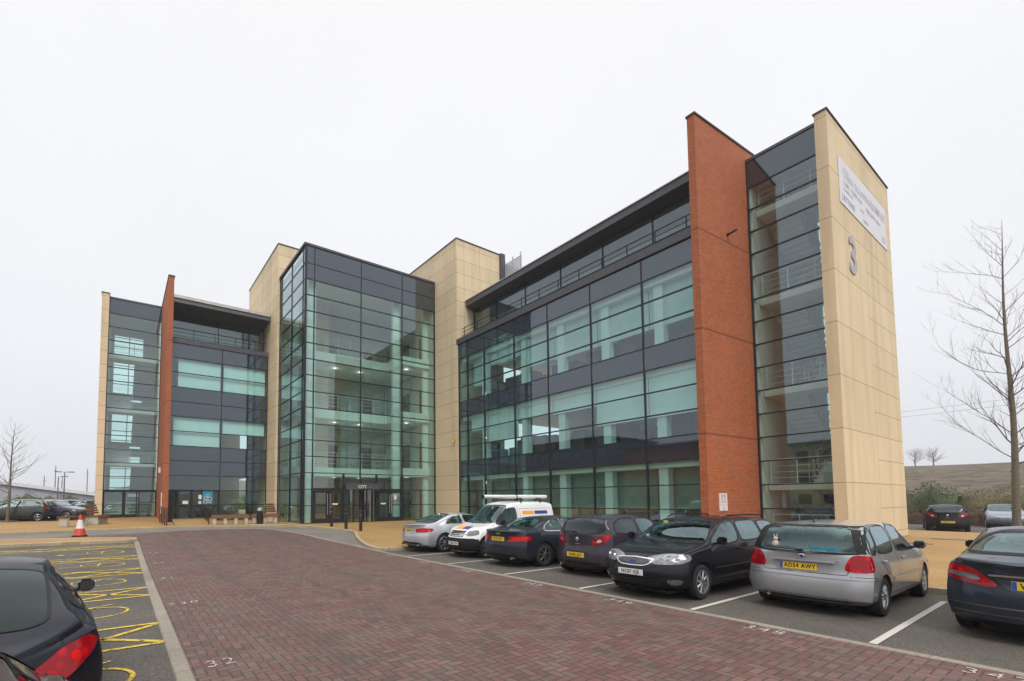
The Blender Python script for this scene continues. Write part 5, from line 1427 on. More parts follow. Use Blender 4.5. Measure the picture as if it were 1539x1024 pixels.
# revolving door: drum, canopy and wings
rv = empty('revolving_door', (XA + .1, 13.1, z0), parent=BL)
mb = MB(); mb.box(XA - .9, 11.95, 2.62, XA + .42, 14.25, 3.02); mb.build('canopy', M['band'], rv)
mb = MB()
for a0, a1 in ((-150, -40), (40, 150)):
    for k in range(8):
        a = R(a0 + (a1 - a0) * k / 8); b = R(a0 + (a1 - a0) * (k + 1) / 8); c = (XA - .1, 13.1); r_ = 1.05
        pa = (c[0] + r_ * math.cos(a) * .6, c[1] + r_ * math.sin(a)); pb = (c[0] + r_ * math.cos(b) * .6, c[1] + r_ * math.sin(b))
        mb.add([(pa[0], pa[1], z0), (pb[0], pb[1], z0), (pb[0], pb[1], 2.62), (pa[0], pa[1], 2.62)], [(0, 1, 2, 3)])
mb.build('drum_glass', M['glass_at'], rv)
mb = MB()
for a in (-150, -40, 40, 150): c = (XA - .1 + 1.05 * math.cos(R(a)) * .6, 13.1 + 1.05 * math.sin(R(a))); mb.box(c[0] - .04, c[1] - .04, z0, c[0] + .04, c[1] + .04, 2.62)
for dy in (-.5, 0, .45): mb.box(XA + .02, 13.1 + dy - .03, z0, XA + .07, 13.1 + dy + .03, 2.62)
mb.build('drum_posts', M['frame'], rv)
mb = MB(); mb.box(XA + .42, 13.55, z0, XA + .47, 13.62, 2.6); mb.build('push_bar', M['steel'], rv)
text_mesh('CITY', .27, M['cone_white'], 'door_lettering', rv, frame((XA + .425, 13.05, 2.78), (0, 1, 0), (0, 0, 1)), .006, True, bold=.006); text_mesh('W', .19, M['steel'], 'door_lettering', rv, frame((XA + .425, 13.65, 2.78), (0, 1, 0), (0, 0, 1)), .006, True)
DLP = 3
def lamp(p, pw):
    ld = bpy.data.lights.new('downlight_bulb', 'POINT'); ld.energy = pw; ld.shadow_soft_size = .12; ld.color = (1, .98, .93)
    lo = bpy.data.objects.new('downlight_bulb', ld); COL.objects.link(lo); lo.location = Vector(p) - ORG[BL.name]; lo.parent = BL
# galleries inside the atrium
for k in range(4):
    z = 4.22 + 4.1 * k
    if z > 15: break
    mb = MB(); mb.box(-39.5, 9.6, z - .62, -31.6, 19.0, z); mb.box(-31.6, 16.6, z - .62, -29.3, 19.0, z); B(mb, 'gallery', 'white')
    r_ = MB()
    for hh in (.3, .6, .85, 1.08): r_.tube((-31.65, 9.7, z + hh), (-31.65, 16.55, z + hh), .014 if hh < 1 else .025, n=6); r_.tube((-31.65, 16.55, z + hh), (-29.4, 16.55, z + hh), .014 if hh < 1 else .025, n=6)
    y = 9.8
    while y < 16.6: r_.tube((-31.65, y, z - .3), (-31.65, y, z + 1.08), .024, n=6); y += .96
    for x in (-30.9, -30.1, -29.4): r_.tube((x, 16.55, z - .3), (x, 16.55, z + 1.08), .024, n=6)
    B(r_, 'gallery_rail', 'rail_white')
    for j, y in enumerate((10.8, 13.0, 15.0, 17.6)):
        dl = MB(); dl.lathe((-33.0 if y < 16.6 else -30.3, y, z - .64), [(.09, 0), (.09, .01)], 12); B(dl, 'downlight', 'downlight'); lamp((-33.0 if y < 16.6 else -30.3, y, z - .75), DLP)
for j, y in enumerate((10.8, 14.2, 17.4)):
    dl = MB(); dl.lathe((-30.4, y, 17.18), [(.12, 0), (.12, .012)], 12); B(dl, 'downlight', 'downlight'); lamp((-30.4, y, 17.05), DLP * 1.6)
mb = MB(); mb.box(-36.0, 9.45, 17.2, XA - .4, 19.0, 17.6); B(mb, 'atrium_ceiling', 'white')
mb = MB(); mb.box(-39.7, 9.5, 0, -39.5, 19.0, 17.6); mb.box(-39.5, 19.0, 0, XA - .2, 19.05, 17.9); B(mb, 'atrium_back_wall', 'offwhite')
mb = MB(); mb.box(-39.6, 9.4, .2, XA - .15, 19.0, gh(-28.6) + .09); B(mb, 'atrium_floor', 'desk')
for x, y, w in ((-29.15, 15.85, .26), (-29.1, 9.62, .26), (-33.7, 9.9, .3), (-29.5, 18.6, .2)):
    mb = MB(); mb.box(x - w, y - .0, .3, x + .02, y + 2 * w, 17.3); B(mb, 'atrium_column', 'white')
for k in range(4):
    z = (.55 if k == 0 else .12 + 4.1 * k)
    for x, y in ((-35.9, 10.6), (-35.9, 13.4), (-35.9, 16.4)):
        mb = MB(); mb.box(x - .06, y, z, x, y + 1.0, z + 2.1); B(mb, 'inner_door', 'door_wood')
    mb = MB(); mb.box(-33.2, 18.93, z, -32.2, 18.99, z + 2.1); B(mb, 'inner_door', 'door_wood')
    mb = MB(); mb.box(-30.6, 18.93, z, -29.9, 18.99, z + 2.1); B(mb, 'inner_door', 'door_wood')
    mb = MB(); mb.box(-36.1, 9.6, z - .1, -36.0, 19.0, z + (3.45 if k < 3 else 5.2)); B(mb, 'gallery_wall', 'offwhite')
mb = MB(); mb.box(-33.6, 11.2, .5, -32.8, 14.6, 1.62); mb.box(-33.7, 11.1, 1.62, -32.7, 14.7, 1.68); B(mb, 'reception_desk', 'door_wood')
pt = MB(); pr = random.Random(3)
pt.tube((-30.2, 17.6, .5), (-30.2, 17.6, 1.0), .2, .26, 12)
for i in range(70):
    a = pr.uniform(0, 6.28); e_ = pr.uniform(.2, 1.2); L_ = pr.uniform(.4, .9); b = Vector((-30.2, 17.6, pr.uniform(1.2, 2.2)))
    t = b + Vector((math.cos(a) * math.cos(e_), math.sin(a) * math.cos(e_), math.sin(e_))) * L_; s_ = Vector((-math.sin(a), math.cos(a), 0)) * .05
    pt.add([b, (b + t) / 2 + s_, t, (b + t) / 2 - s_], [(0, 1, 2, 3)])
pt.tube((-30.2, 17.6, 1.0), (-30.2, 17.6, 2.2), .03); tag(pt.build('potted_plant', M['green_leaf']), 'tall potted plant standing inside the glass atrium by the right door', 'plant')

# ===== stone towers =====
mb = MB(); mb.box(-33.4, 19.08, 0, -25.82, 23.4, 20.36); tr = B(mb, 'stone_tower', 'stone_rt')
mb = MB(); mb.box(-33.44, 19.04, 20.36, -25.78, 23.44, 20.43); mb.build('coping', M['coping'], tr)
mb = MB(); mb.box(-43.6, 9.08, 0, -34.25, 13.0, 20.75); tl = B(mb, 'stone_tower', 'stone_l')
mb = MB(); mb.box(-43.64, 9.04, 20.75, -34.21, 13.04, 20.82); mb.build('coping', M['coping'], tl)
mb = MB(); mb.box(-25.82, 23.1, 15.9, -25.6, 23.5, 20.43); B(mb, 'downpipe', 'band')
# louvred plant screen on the roof
mb = MB()
for k in range(12): mb.box(-25.7, 23.6, 17.9 + k * .16, -24.0, 23.66, 17.96 + k * .16); mb.box(-25.7, 23.6, 17.9 + k * .16, -25.64, 27.0, 17.96 + k * .16)
for x in (-25.7, -24.85, -24.0): mb.box(x - .03, 23.55, 16.0, x + .03, 23.61, 19.95)
mb.box(-25.6, 25, 16, -24.1, 26.5, 18.9); B(mb, 'plant_screen', 'shed')
mb = MB(); mb.box(-26.25, 18.98, 6.02, -26.1, 19.08, 6.12); mb.tube((-26.17, 19.0, 6.0), (-26.17, 18.9, 5.86), .05, .07); B(mb, 'wall_lamp', 'orange_patch' if 'orange_patch' in M else 'steel')
mb = MB(); mb.box(-9.05, 21.0, 13.08, -8.96, 21.1, 13.18); mb.tube((-8.97, 21.05, 13.13), (-8.62, 21.05, 13.18), .04); B(mb, 'security_camera', 'frame')
mb = MB(); mb.box(-39.1, 2.22, 3.95, -38.9, 2.34, 4.35); B(mb, 'wall_lamp', 'cone_white')
mb = MB(); mb.tube((-36.3, 2.29, 1.1), (-36.3, 2.29, 2.5), .035); B(mb, 'drain_pipe', 'cone_white')
# small sign on the brick fin
sg = empty('wall_sign', (-9.17, 19.9, 1.38), parent=BL)
mb = MB(); mb.prism([(-9.13, 19.62), (-9.085, 19.62), (-9.050, 20.18), (-9.10, 20.18)], 1.40, 2.10); mb.build('sign_board', M['sign_white'], sg)
def sgt(t, z, s, m, y=19.9): text_mesh(t, s, M[m], 'lettering', sg, frame((-9.063, y, z), (.064, 1, 0), (0, 0, 1)), .002, True)
sgt('WARNING', 2.02, .085, 'ink'); sgt('PRIVATE', 1.85, .11, 'ink_red'); sgt('PARKING', 1.75, .11, 'ink_red'); sgt('PERMIT HOLDERS', 1.63, .06, 'ink_red'); sgt('11', 1.53, .13, 'ink'); sgt('ONLY', 1.44, .08, 'ink_red')
mb = MB(); mb.lathe((-9.070, 19.80, 1.96), [(.045, 0), (.045, .003)], 16, 'x'); mb.lathe((-9.058, 20.0, 1.96), [(.045, 0), (.045, .003)], 16, 'x'); mb.build('sign_symbols', M['num_grey'], sg)

# ===== left wing =====
XL, ZL = -36.67, .62
zl_ = [gh(-36.7) + .1] + [ZL + 1.025 * k for k in range(1, 13)]
KL = ['v', 'v', 'v', 's', 'v', 'v', 's', 's', 'v', 'v', 's', 's']
KL = ['v', 'v', 'v', 's', 's', 'v', 'v', 's', 's', 'v', 'v', 's']
zl_ = [gh(-36.7) + .1] + [ZL + 1.022 * k for k in range(1, 13)]
curtain('x', XL, [2.66, 5.87, 9.06], zl_, KL, 1, 'left_curtain_wall' if False else 'curtain_wall', 'glass', 'window_pane', skip=((0, 0), (1, 0)))
mb = MB(); mb.box(XL - .5, 2.66, ZL + 12 * 1.022, XL + .12, 9.08, 13.22); B(mb, 'parapet_band', 'band')
for k in (1, 2, 3):
    z = ZL + 1.022 * 4 * k
    mb = MB(); mb.box(-46, 2.7, z - .8, XL - .16, 9.0, z - .05); B(mb, 'floor_slab', 'ceiling')
mb = MB(); mb.box(-46, 2.7, .2, XL - .16, 9.0, .75); B(mb, 'floor_slab', 'carpet')
mb = MB(); mb.box(-46.2, 2.66, 0, -46, 9.0, 15.4); mb.box(-46, 2.66, 0, XL - .1, 2.72, 12.8); B(mb, 'rear_wall', 'offwhite')
for z0_, z1_, a, b in ((5.75, 7.75, 2.9, 5.8), (5.75, 7.75, 6.0, 8.9), (9.85, 11.85, 3.1, 5.8), (9.85, 11.85, 6.0, 8.9)):
    mb = MB(); mb.box(XL - .19, a, (z0_ if z0_ > 8 or a < 5 else z0_ + 1.0), XL - .175, b, z1_); B(mb, 'roller_blind', 'blind')
# glazed side entrance on the ground floor
mb = MB(); z0 = zl_[0]; z1 = zl_[2]
for y in (3.0, 3.28, 4.1, 4.75, 5.82): mb.box(XL - .08, y - .07, z0, XL + .05, y + .07, z1)
mb.box(XL - .08, 2.66, z1 - .1, XL + .05, 5.85, z1 + .04); mb.box(XL - .08, 2.70, z0, XL + .04, 2.95, z1 - .1); mb.box(XL - .06, 3.3, z0 + 1.0, XL + .04, 4.7, z0 + 1.12); mb.box(XL - .06, 4.8, z0 + 1.05, XL + .03, 5.8, z0 + 1.10); B(mb, 'side_entrance', 'frame')
for a, b in ((3.35, 4.03), (4.17, 4.68), (4.82, 5.75)):
    mb = MB(); mb.add([(XL, a, z0), (XL, b, z0), (XL, b, z1 - .1), (XL, a, z1 - .1)], [(0, 1, 2, 3)]); B(mb, 'door_glass', 'glass')
ps = empty('poster', (XL + .06, 5.1, z0), parent=BL)
mb = MB(); mb.box(XL + .055, 4.78, 1.72, XL + .07, 5.42, 2.60); mb.build('poster_sheet', M['poster'], ps)
mb = MB()
for a, z, r_ in ((5.12, 2.30, .10), (4.98, 2.12, .11), (5.24, 2.08, .13), (4.97, 1.88, .12), (5.25, 1.84, .08), (5.10, 2.12, .05)):
    mb.lathe((XL + .072, a, z), [(r_, 0), (r_, .004), (r_ * .65, .0045), (r_ * .65, 0)], 16, 'x')
mb.build('poster_circles', M['cone_white'], ps)
for k, (a, z, w, h_) in enumerate(((4.62, 2.05, .20, .30), (3.72, 1.72, .34, .22), (4.62, 1.72, .18, .2))):
    mb = MB(); mb.box(XL + .055, a - w / 2, z, XL + .062, a + w / 2, z + h_); B(mb, 'door_notice', 'cone_white')
# penthouse and eave of the left wing
curtain('x', -37.9, [2.66, 5.75, 7.95, 9.0], [13.2, 14.35, 15.42], ['v', 'v'], 1, 'penthouse_glazing', 'glass', 'penthouse_pane')
mb = MB(); mb.box(-39.8, 2.7, 13.2, -39.6, 9.0, 15.4); B(mb, 'penthouse_inner_wall', 'white')
mb = MB(); mb.box(-46, 2.7, 12.9, XL - .5, 9.05, 13.18); B(mb, 'terrace_deck', 'band')
eave('roof', 'band', [(-36.05, 15.92), (-36.0, 15.52), (-37.8, 15.40), (-46, 15.40), (-46, 15.96)], 2.66, 9.02, 'y')
eave('roof_edge', 'cap', [(-35.96, 15.82), (-35.96, 16.03), (-46, 16.25), (-46, 15.97), (-36.06, 15.93), (-36.06, 15.82)], 2.66, 9.0, 'y')
mb = MB(); xb = XL - .15
for z, r_ in ((14.0, .028), (13.72, .018), (13.46, .018)): mb.tube((xb, 2.7, z), (xb, 9.0, z), r_)
y = 4.0
while y < 9: mb.box(xb - .02, y - .02, 13.2, xb + .02, y + .02, 14.0); y += 1.38
B(mb, 'balustrade', 'frame')
# ===== left stair tower =====
XS = -42.49; zt_ = [gh(-42.5) + .12] + [.72 + 1.025 * k for k in range(2, 16)] + [17.22]
curtain('x', XS, [-1.03, .25, 2.34], [zt_[0]] + [.72 + 1.025 * 2], [['-', '-']], 1, 'stair_door_frame', 'glass_st', 'stair_pane')
curtain('x', XS, [-1.03, 2.34], zt_[1:], ['v'] * 14 + ['s'] if len(zt_) > 16 else ['v'] * (len(zt_) - 3) + ['s'], 1, 'stair_glazing', 'glass_st', 'stair_pane')
mb = MB(); z0 = zt_[0]
for y in (-.98, .18, .32, 1.05, 1.2, 2.28): mb.box(XS - .06, y - .04, z0, XS + .045, y + .04, 2.72)
mb.box(XS - .06, -1.0, 2.62, XS + .05, 2.3, 2.76); mb.box(XS - .06, 1.2, z0 + 1.05, XS + .04, 2.3, z0 + 1.11); mb.box(XS - .05, -1, z0, XS + .04, 1.1, z0 + .2); B(mb, 'stair_door', 'frame')
mb = MB(); mb.add([(XS, -.95, z0), (XS, 2.25, z0), (XS, 2.25, 2.65), (XS, -.95, 2.65)], [(0, 1, 2, 3)]); B(mb, 'stair_door_glass', 'glass_st')
mb = MB(); mb.box(XS - .3, -1.05, 17.22, XS + .06, 2.34, 17.34); B(mb, 'parapet_band', 'band')
mb = MB(); mb.box(-50.5, -1.48, 0, -41.65, -1.04, 17.24); ew = B(mb, 'end_wall', 'stone_le')
mb = MB(); mb.box(-50.54, -1.52, 17.24, -41.61, -1.0, 17.30); mb.build('coping', M['coping'], ew)
mb = MB()   # rear wall of the stair tower, with its windows left open to the sky
zz = [0.0]
mb.box(-49.2, -1.0, 0, -49.0, -.75, 17.2); mb.box(-49.2, 1.35, 0, -49.0, 2.3, 17.2)
for k in range(4): z = 3.0 + 4.1 * k; mb.box(-49.2, -.75, z - 1.3 if k else 0, -49.0, 1.35, z - .55 if k else 2.3)
mb.box(-49.2, -.75, 16.4, -49.0, 1.35, 17.2); mb.box(-49, -1.03, 16.9, XS - .1, 2.3, 17.1); mb.box(-49.0, 2.22, .4, -42.95, 2.3, 17.0); mb.box(-49, -1.03, .4, XS - .1, -1.0, 17.0); B(mb, 'stair_tower_walls', 'white')
def stairs_x(x0, x1, y0, y1, floors):
    w = (y1 - y0) / 2 - .06
    for z in floors:
        mb = MB(); mb.box(x0 - 1.5, y0, z - .28, x0 - .3, y1, z); B(mb, 'landing', 'ceiling')
        r_ = MB()
        for hh in (.25, .5, .75, 1.05): r_.tube((x0 - .36, y0 + .05, z + hh), (x0 - .36, y1 - .05, z + hh), .016 if hh < 1 else .024, n=6)
        for q in (y0 + .1, (y0 + y1) / 2, y1 - .1): r_.tube((x0 - .36, q, z), (x0 - .36, q, z + 1.05), .022, n=6)
        B(r_, 'handrail', 'rail_white')
    for z, z1 in zip(floors[:-1], floors[1:]):
        zm = (z + z1) / 2; xm = x1 + 1.2; mb = MB(); n = 12; dx = (x0 - 1.5 - xm) / n
        for k in range(n):
            t = k / n; xx = x0 - 1.5 - dx * k; zz = lerp(z, zm, t + 1 / n); mb.box(xx - dx, y0, zz - .2, xx, y0 + w, zz)
            xx = xm + dx * k; zz = lerp(zm, z1, t + 1 / n); mb.box(xx, y1 - w, zz - .2, xx + dx, y1, zz)
        mb.box(x1, y0, zm - .2, xm, y1, zm); B(mb, 'staircase', 'ceiling')
mb = MB()
for z in [2.3 + .82 * k for k in range(18)]: mb.box(-49.13, -.75, z - .03, -49.07, 1.35, z + .03)
mb.box(-49.13, .30, .4, -49.07, .36, 17.0); B(mb, 'rear_window_frame', 'frame')
mb = MB(); mb.add([(-49.1, -.75, .4), (-49.1, 1.35, .4), (-49.1, 1.35, 17.0), (-49.1, -.75, 17.0)], [(0, 1, 2, 3)]); B(mb, 'rear_window', 'glass_st')
stairs_x(-42.5, -48.9, -1.0, 2.2, [.75, 4.85, 8.95, 13.05])
# ---------------------------------------------------------------- trees, hedges, street furniture, distance
def bare_tree(name, base, height, lean, seed, m_tr, m_tw, spread=1.0, lab=None, group=None, first=.18, dens=1.0, trunk_r=.12, hand=None, depth=3, tk=1.0):
    rnd = random.Random(seed); tr = MB(); tw = MB(); base = Vector(base)
    n = 26; pts = []
    for i in range(n + 1):
        t = i / n; pts.append(base + Vector((lean[0] * t ** 1.3 * height + .05 * math.sin(t * 9 + seed), lean[1] * t * height + .04 * math.sin(t * 7), height * t)))
    rad = lambda t: trunk_r * (1 - t) ** .85 * (1 - .25 * t) + .006
    K = 10; vs = []; fs = []
    for i, p in enumerate(pts):
        r_ = rad(i / n) * (1.35 if i == 0 else 1)
        for j in range(K): a = 2 * math.pi * j / K; vs.append((p.x + r_ * math.cos(a), p.y + r_ * math.sin(a), p.z))
    for i in range(n):
        for j in range(K): fs.append((i * K + j, i * K + (j + 1) % K, (i + 1) * K + (j + 1) % K, (i + 1) * K + j))
    tr.add(vs, fs)
    for i in range(5):   # knots where limbs were taken off
        t = rnd.uniform(.04, .35); p = pts[int(t * n)]; a = rnd.uniform(0, 6.28); r_ = rad(t)
        q = p + Vector((math.cos(a), math.sin(a), 0)) * r_ * .8; tr.tube(q, q + Vector((math.cos(a), math.sin(a), .3)) * r_ * .5, r_ * .42, r_ * .25, 7)
    def limb(p, d, L, r_, lev):
        k = max(3, int(L / .22)); q = p.copy(); d = d.normalized(); seg_ = L / k; prev = q.copy()
        for i in range(k):
            d = (d + Vector((rnd.uniform(-.16, .16), rnd.uniform(-.16, .16), rnd.uniform(-.06, .16)))).normalized()
            nq = q + d * seg_; t = i / k; r0 = r_ * (1 - t) + .003; r1 = r_ * (1 - (i + 1) / k) + .003
            tw.tube(q, nq, r0 * tk, r1 * tk, 6 if lev < 2 else 4, False)
            if lev < depth and i >= 1 and rnd.random() < (.75 if lev == 1 else .62) * dens:
                a = rnd.uniform(.45, 1.0); ax = Vector((rnd.uniform(-1, 1), rnd.uniform(-1, 1), rnd.uniform(-.2, 1))).normalized()
                nd = (d + ax * a).normalized(); nd.z = nd.z * .8 + .12
                limb(nq, nd, L * rnd.uniform(.28, .5) * (1 - .35 * t), max(.0035, r1 * .6), lev + 1)
            q = nq
    t = first
    while t < .98:
        i = min(n - 1, int(t * n)); p = pts[i].lerp(pts[i + 1], t * n - i); a = rnd.uniform(0, 2 * math.pi)
        up = rnd.uniform(.15, .75) + .5 * t; d = Vector((math.cos(a), math.sin(a), up))
        L = spread * height * (.34 * (1 - t) ** .7 + .08) * rnd.uniform(.6, 1.15)
        limb(p, d, L, rad(t) * rnd.uniform(.30, .48) + .004, 1)
        t += .022 / dens * rnd.uniform(.6, 1.4)
    for h_ in (hand or []):
        i = int(h_[0] * n); limb(pts[i], Vector(h_[1]), h_[2], h_[3], 1)
    e = empty(name, base); tag(e, lab, 'tree', group)
    tr.build('trunk', M[m_tr], e, 60); tw.build('branches', M[m_tw], e, 60)
    return e

# camera-right direction is about (.82,.57): limbs seen to the left go along its negative
bare_tree('bare_tree', (-3.25, 39.75, -.05), 17.3, (.010, .004), 11, 'bark', 'twig', .62, 'tall slender leafless tree with a knotty trunk right of the end wall', 'bare trees on the site', .21, .9, .17, hand=[
    (.24, (-.82, -.57, .45), 4.6, .035), (.33, (-.8, -.55, .65), 4.2, .035), (.52, (-.82, -.57, .12), 4.6, .03), (.46, (-.75, -.6, .8), 3.6, .03), (.66, (-.8, -.57, .75), 3.6, .028), (.84, (-.82, -.5, .4), 3.0, .022), (.86, (-.6, -.5, .9), 2.4, .02), (.28, (.8, .6, .6), 4.0, .035), (.42, (.8, .57, .8), 3.6, .03), (.62, (.82, .5, .9), 3.2, .028)], tk=.62)
bare_tree('bare_tree', (-40.17, -5.86, gh(-40)), 6.4, (.01, .03), 5, 'bark', 'twig_far', .95, 'small leafless tree with a pale trunk at the left edge in front of parked cars', 'bare trees on the site', .30, 1.0, .09, tk=.7)

def hedge(name, pts, w, h_, m, seed, label, n_per=420, top=.3, cat='hedge'):
    """dense shrubbery: an uneven twiggy core with leaf-sized faces through and around it"""
    rnd = random.Random(seed); e = None; mb = MB(); core = MB()
    segs = list(zip(pts[:-1], pts[1:])); s0 = 0.0
    hh = lambda t: h_ * (1 + top * (.35 * math.sin(t * .55 + seed) + .3 * math.sin(t * 1.37 + 2 * seed) + .25 * math.sin(t * 3.1 + seed) + .1 * math.sin(t * 7.7)))
    for a, b in segs:
        a = Vector(a); b = Vector(b); L = (b - a).length; d = (b - a).normalized(); nrm = Vector((-d.y, d.x)); k = int(L / .45); ring = 7; vs = []; fs = []
        for i in range(k + 1):
            t = L * i / k; H_ = hh(s0 + t) * .86
            for j in range(ring):
                q = math.pi * j / (ring - 1); jit = 1 + rnd.uniform(-.14, .14); p = a + d * t + nrm * (math.cos(q) * w * .75 * jit)
                vs.append((p.x, p.y, terrain_h(p.x, p.y) - .1 + math.sin(q) ** .6 * H_ * jit))
        for i in range(k):
            for j in range(ring - 1): fs.append((i * ring + j, i * ring + j + 1, (i + 1) * ring + j + 1, (i + 1) * ring + j))
        core.add(vs, fs)
        for i in range(int(L * n_per / 10)):
            t = rnd.random() * L; q = rnd.uniform(0, math.pi); H_ = hh(s0 + t); rr = rnd.uniform(.72, 1.12)
            p = a + d * t + nrm * (math.cos(q) * w * .8 * rr); z = terrain_h(p.x, p.y) + max(.02, math.sin(q) ** .6 * H_ * rr * .93)
            r_ = rnd.uniform(.025, .06); c = Vector((p.x, p.y, z)); u = Vector((rnd.gauss(0, .6), rnd.gauss(0, .6), rnd.gauss(.4, 1))).normalized(); v = u.orthogonal().normalized()
            mb.add([c + u * r_ * 1.2, c + v * r_ * .7, c - u * r_ * 1.2, c - v * r_ * .7], [(0, 1, 2, 3)])
        s0 += L
    a = Vector(pts[0]); e = empty(name, (a.x, a.y, terrain_h(a.x, a.y))); tag(e, label, cat)
    core.build('core', M[m], e, 180); mb.build('foliage', M[m], e); return e

hedge('hedge', [(-34, 52), (-8, 50), (14, 46.5), (30, 42)], 1.6, 2.35, 'olive_leaf', 3, 'long olive brown winter hedge behind the far car park on the right', 7000)
hedge('hedge', [(-16, 50.2), (-6.5, 49.0)], 1.2, 2.75, 'green_leaf', 8, 'clump of green shrubs in the hedge just right of the end wall', 7000)
hedge('hedge', [(-34, 49.2), (-8, 47.2), (14, 43.8), (30, 39.5)], .8, 1.25, 'brown_leaf', 4, 'low reddish brown hedge row in front of the olive hedge', 6000)
hedge('hedge', [(-78, -34), (-76, -8), (-72, 10), (-66, 24)], 1.2, 2.1, 'green_leaf', 6, 'long green hedge behind the parked cars on the left', 3000)
# hill-top trees in the mist
bare_tree('hill_tree', (-24.5, 138, terrain_h(-24.5, 138) - .3), 3.8, (.02, .0), 21, 'twig_far', 'twig_far', 1.9, 'wider of the two misty leafless trees on the hill crest by the end wall', 'misty trees on the hill', .25, 1.1, .12, depth=3)
bare_tree('hill_tree', (-21.6, 137, terrain_h(-21.6, 137) - .3), 3.6, (-.02, .0), 22, 'twig_far', 'twig_far', 1.9, 'right one of the pair of misty leafless trees on the hill crest', 'misty trees on the hill', .25, 1.1, .12, depth=3)

# power line over the hill
def pole_line(name, pts, h_, label):
    e = empty(name, (pts[0][0], pts[0][1], terrain_h(*pts[0]))); tag(e, label, 'power line')
    for x, y in pts:
        z = terrain_h(x, y); mb = MB(); mb.tube((x, y, z), (x, y, z + h_), .16, .11); mb.box(x - 1.1, y - .06, z + h_ - .7, x + 1.1, y + .06, z + h_ - .55); mb.build('pole', M['pole'], e)
    for s in (-1, 1):
        mb = MB()
        for (xa, ya_), (xb, yb_) in zip(pts[:-1], pts[1:]):
            pr_ = None
            for i in range(17):
                t = i / 16; z = lerp(terrain_h(xa, ya_), terrain_h(xb, yb_), t) + h_ - .5 - 2.2 * 4 * t * (1 - t) * .5 + s * .5
                q = Vector((lerp(xa, xb, t) + s, lerp(ya_, yb_, t), z))
                if pr_: mb.tube(pr_, q, .022, n=4)
                pr_ = q
        mb.build('cable', M['pole'], e)
pole_line('power_line', [(-60, 126), (40, 112)], 11.5, 'overhead cables on poles crossing the hill behind the bare tree')

# left distance: low pale sheds, poles, lamp posts
def shed(name, x0, x1, y0, y1, z, h0, h1, label):
    e = empty(name, ((x0 + x1) / 2, (y0 + y1) / 2, z)); tag(e, label, 'warehouse')
    mb = MB(); vs = [(x0, y0, z - 1), (x1, y0, z - 1), (x1, y1, z - 1), (x0, y1, z - 1), (x0, y0, z + h0), (x1, y0, z + h0), (x1, y1, z + h1), (x0, y1, z + h1)]
    mb.add(vs, [(0, 3, 2, 1), (4, 5, 6, 7), (0, 1, 5, 4), (1, 2, 6, 5), (2, 3, 7, 6), (3, 0, 4, 7)]); mb.build('wall', M['shed'], e)
    mb = MB(); vs = [(x0 - .6, y0 - .6, z + h0 + .01), (x1 + .6, y0 - .6, z + h0 + .01), (x1 + .6, y1 + .6, z + h1 + .01), (x0 - .6, y1 + .6, z + h1 + .01)]; vs += [(a, b, c + .7) for a, b, c in vs]
    mb.add(vs, [(0, 3, 2, 1), (4, 5, 6, 7), (0, 1, 5, 4), (1, 2, 6, 5), (2, 3, 7, 6), (3, 0, 4, 7)]); mb.build('roof', M['shed_roof'], e)
shed('warehouse', -150, -128, -44, -4.6, .7, 8.6, 2.5, 'long low pale warehouse with a white sloping roof behind the left car park')
def lamp_post(x, y, h_, label, double=True):
    z = terrain_h(x, y); e = empty('lamp_post', (x, y, z)); tag(e, label, 'lamp post', 'lamp posts in the left distance')
    mb = MB(); mb.tube((x, y, z), (x, y, z + h_), .10, .06); mb.build('pole', M['pole'], e)
    for s in ((-1, 1) if double else (1,)):
        mb = MB(); mb.tube((x, y, z + h_), (x, y + s * .5, z + h_ + .06), .03); mb.box(x - .14, y + s * .35, z + h_ + .0, x + .14, y + s * 1.15, z + h_ + .12); mb.build('lamp_head', M['pole'], e)
lamp_post(-86, -6.6, 5.6, 'double headed grey lamp post above the warehouse roof on the left')
lamp_post(-92, -7.8, 5.2, 'single headed grey lamp post left of the double one', False)
for k, (x, y, h_) in enumerate(((-185, -16.4, 11.5), (-190, -19.5, 8.5), (-185, -8.6, 10.5), (-188, -15, 8))):
    z = terrain_h(x, y); mb = MB(); mb.tube((x, y, z), (x, y, z + h_), .16, .10); mb.box(x - .08, y - .5, z + h_ - 1.6, x + .08, y + .5, z + h_ - 1.5)
    tag(mb.build('mast', M['pole']), ('tall faint mast in the mist, tallest left of the double lamp post', 'faint thin mast in the mist behind the warehouse', 'faint mast in the mist beside the left end of the building', 'shortest faint mast in the mist above the warehouse')[k], 'mast', 'faint masts in the mist')

# offices and trees behind the camera: the glass mirrors them
def block(x0, x1, y0, y1, h_, m, label, ux=3.2, roof_m='coping'):
    e = empty('office_block', ((x0 + x1) / 2, (y0 + y1) / 2, 0)); tag(e, label, 'office building')
    mb = MB(); mb.box(x0, y0, -1, x1, y1, h_); mb.build('wall', M[m], e)
    mb = MB(); mb.box(x0 - .5, y0 - .5, h_, x1 + .5, y1 + .5, h_ + .5); mb.build('roof', M[roof_m], e)
    k = 0; x = x0 + 1.2
    while x < x1 - 1.5 and k < 90:
        z = 1.0
        while z < h_ - 1.8:
            mb = MB(); mb.box(x, y1 - .1, z, x + 1.7, y1 + .03, z + 1.5); mb.build('window', M['spandrel'], e); z += 3.3; k += 1
        x += ux
block(-95, -60, -62, -44, 14.5, 'band', 'dark clad office block behind the camera mirrored in the glazing')
block(-56, -36, -60, -44, 11.5, 'brick', 'red brick office block behind the camera mirrored in the glazing')
block(-30, 20, -58, -42, 10.0, 'stone_r', 'cream office block behind the camera mirrored in the glazing')
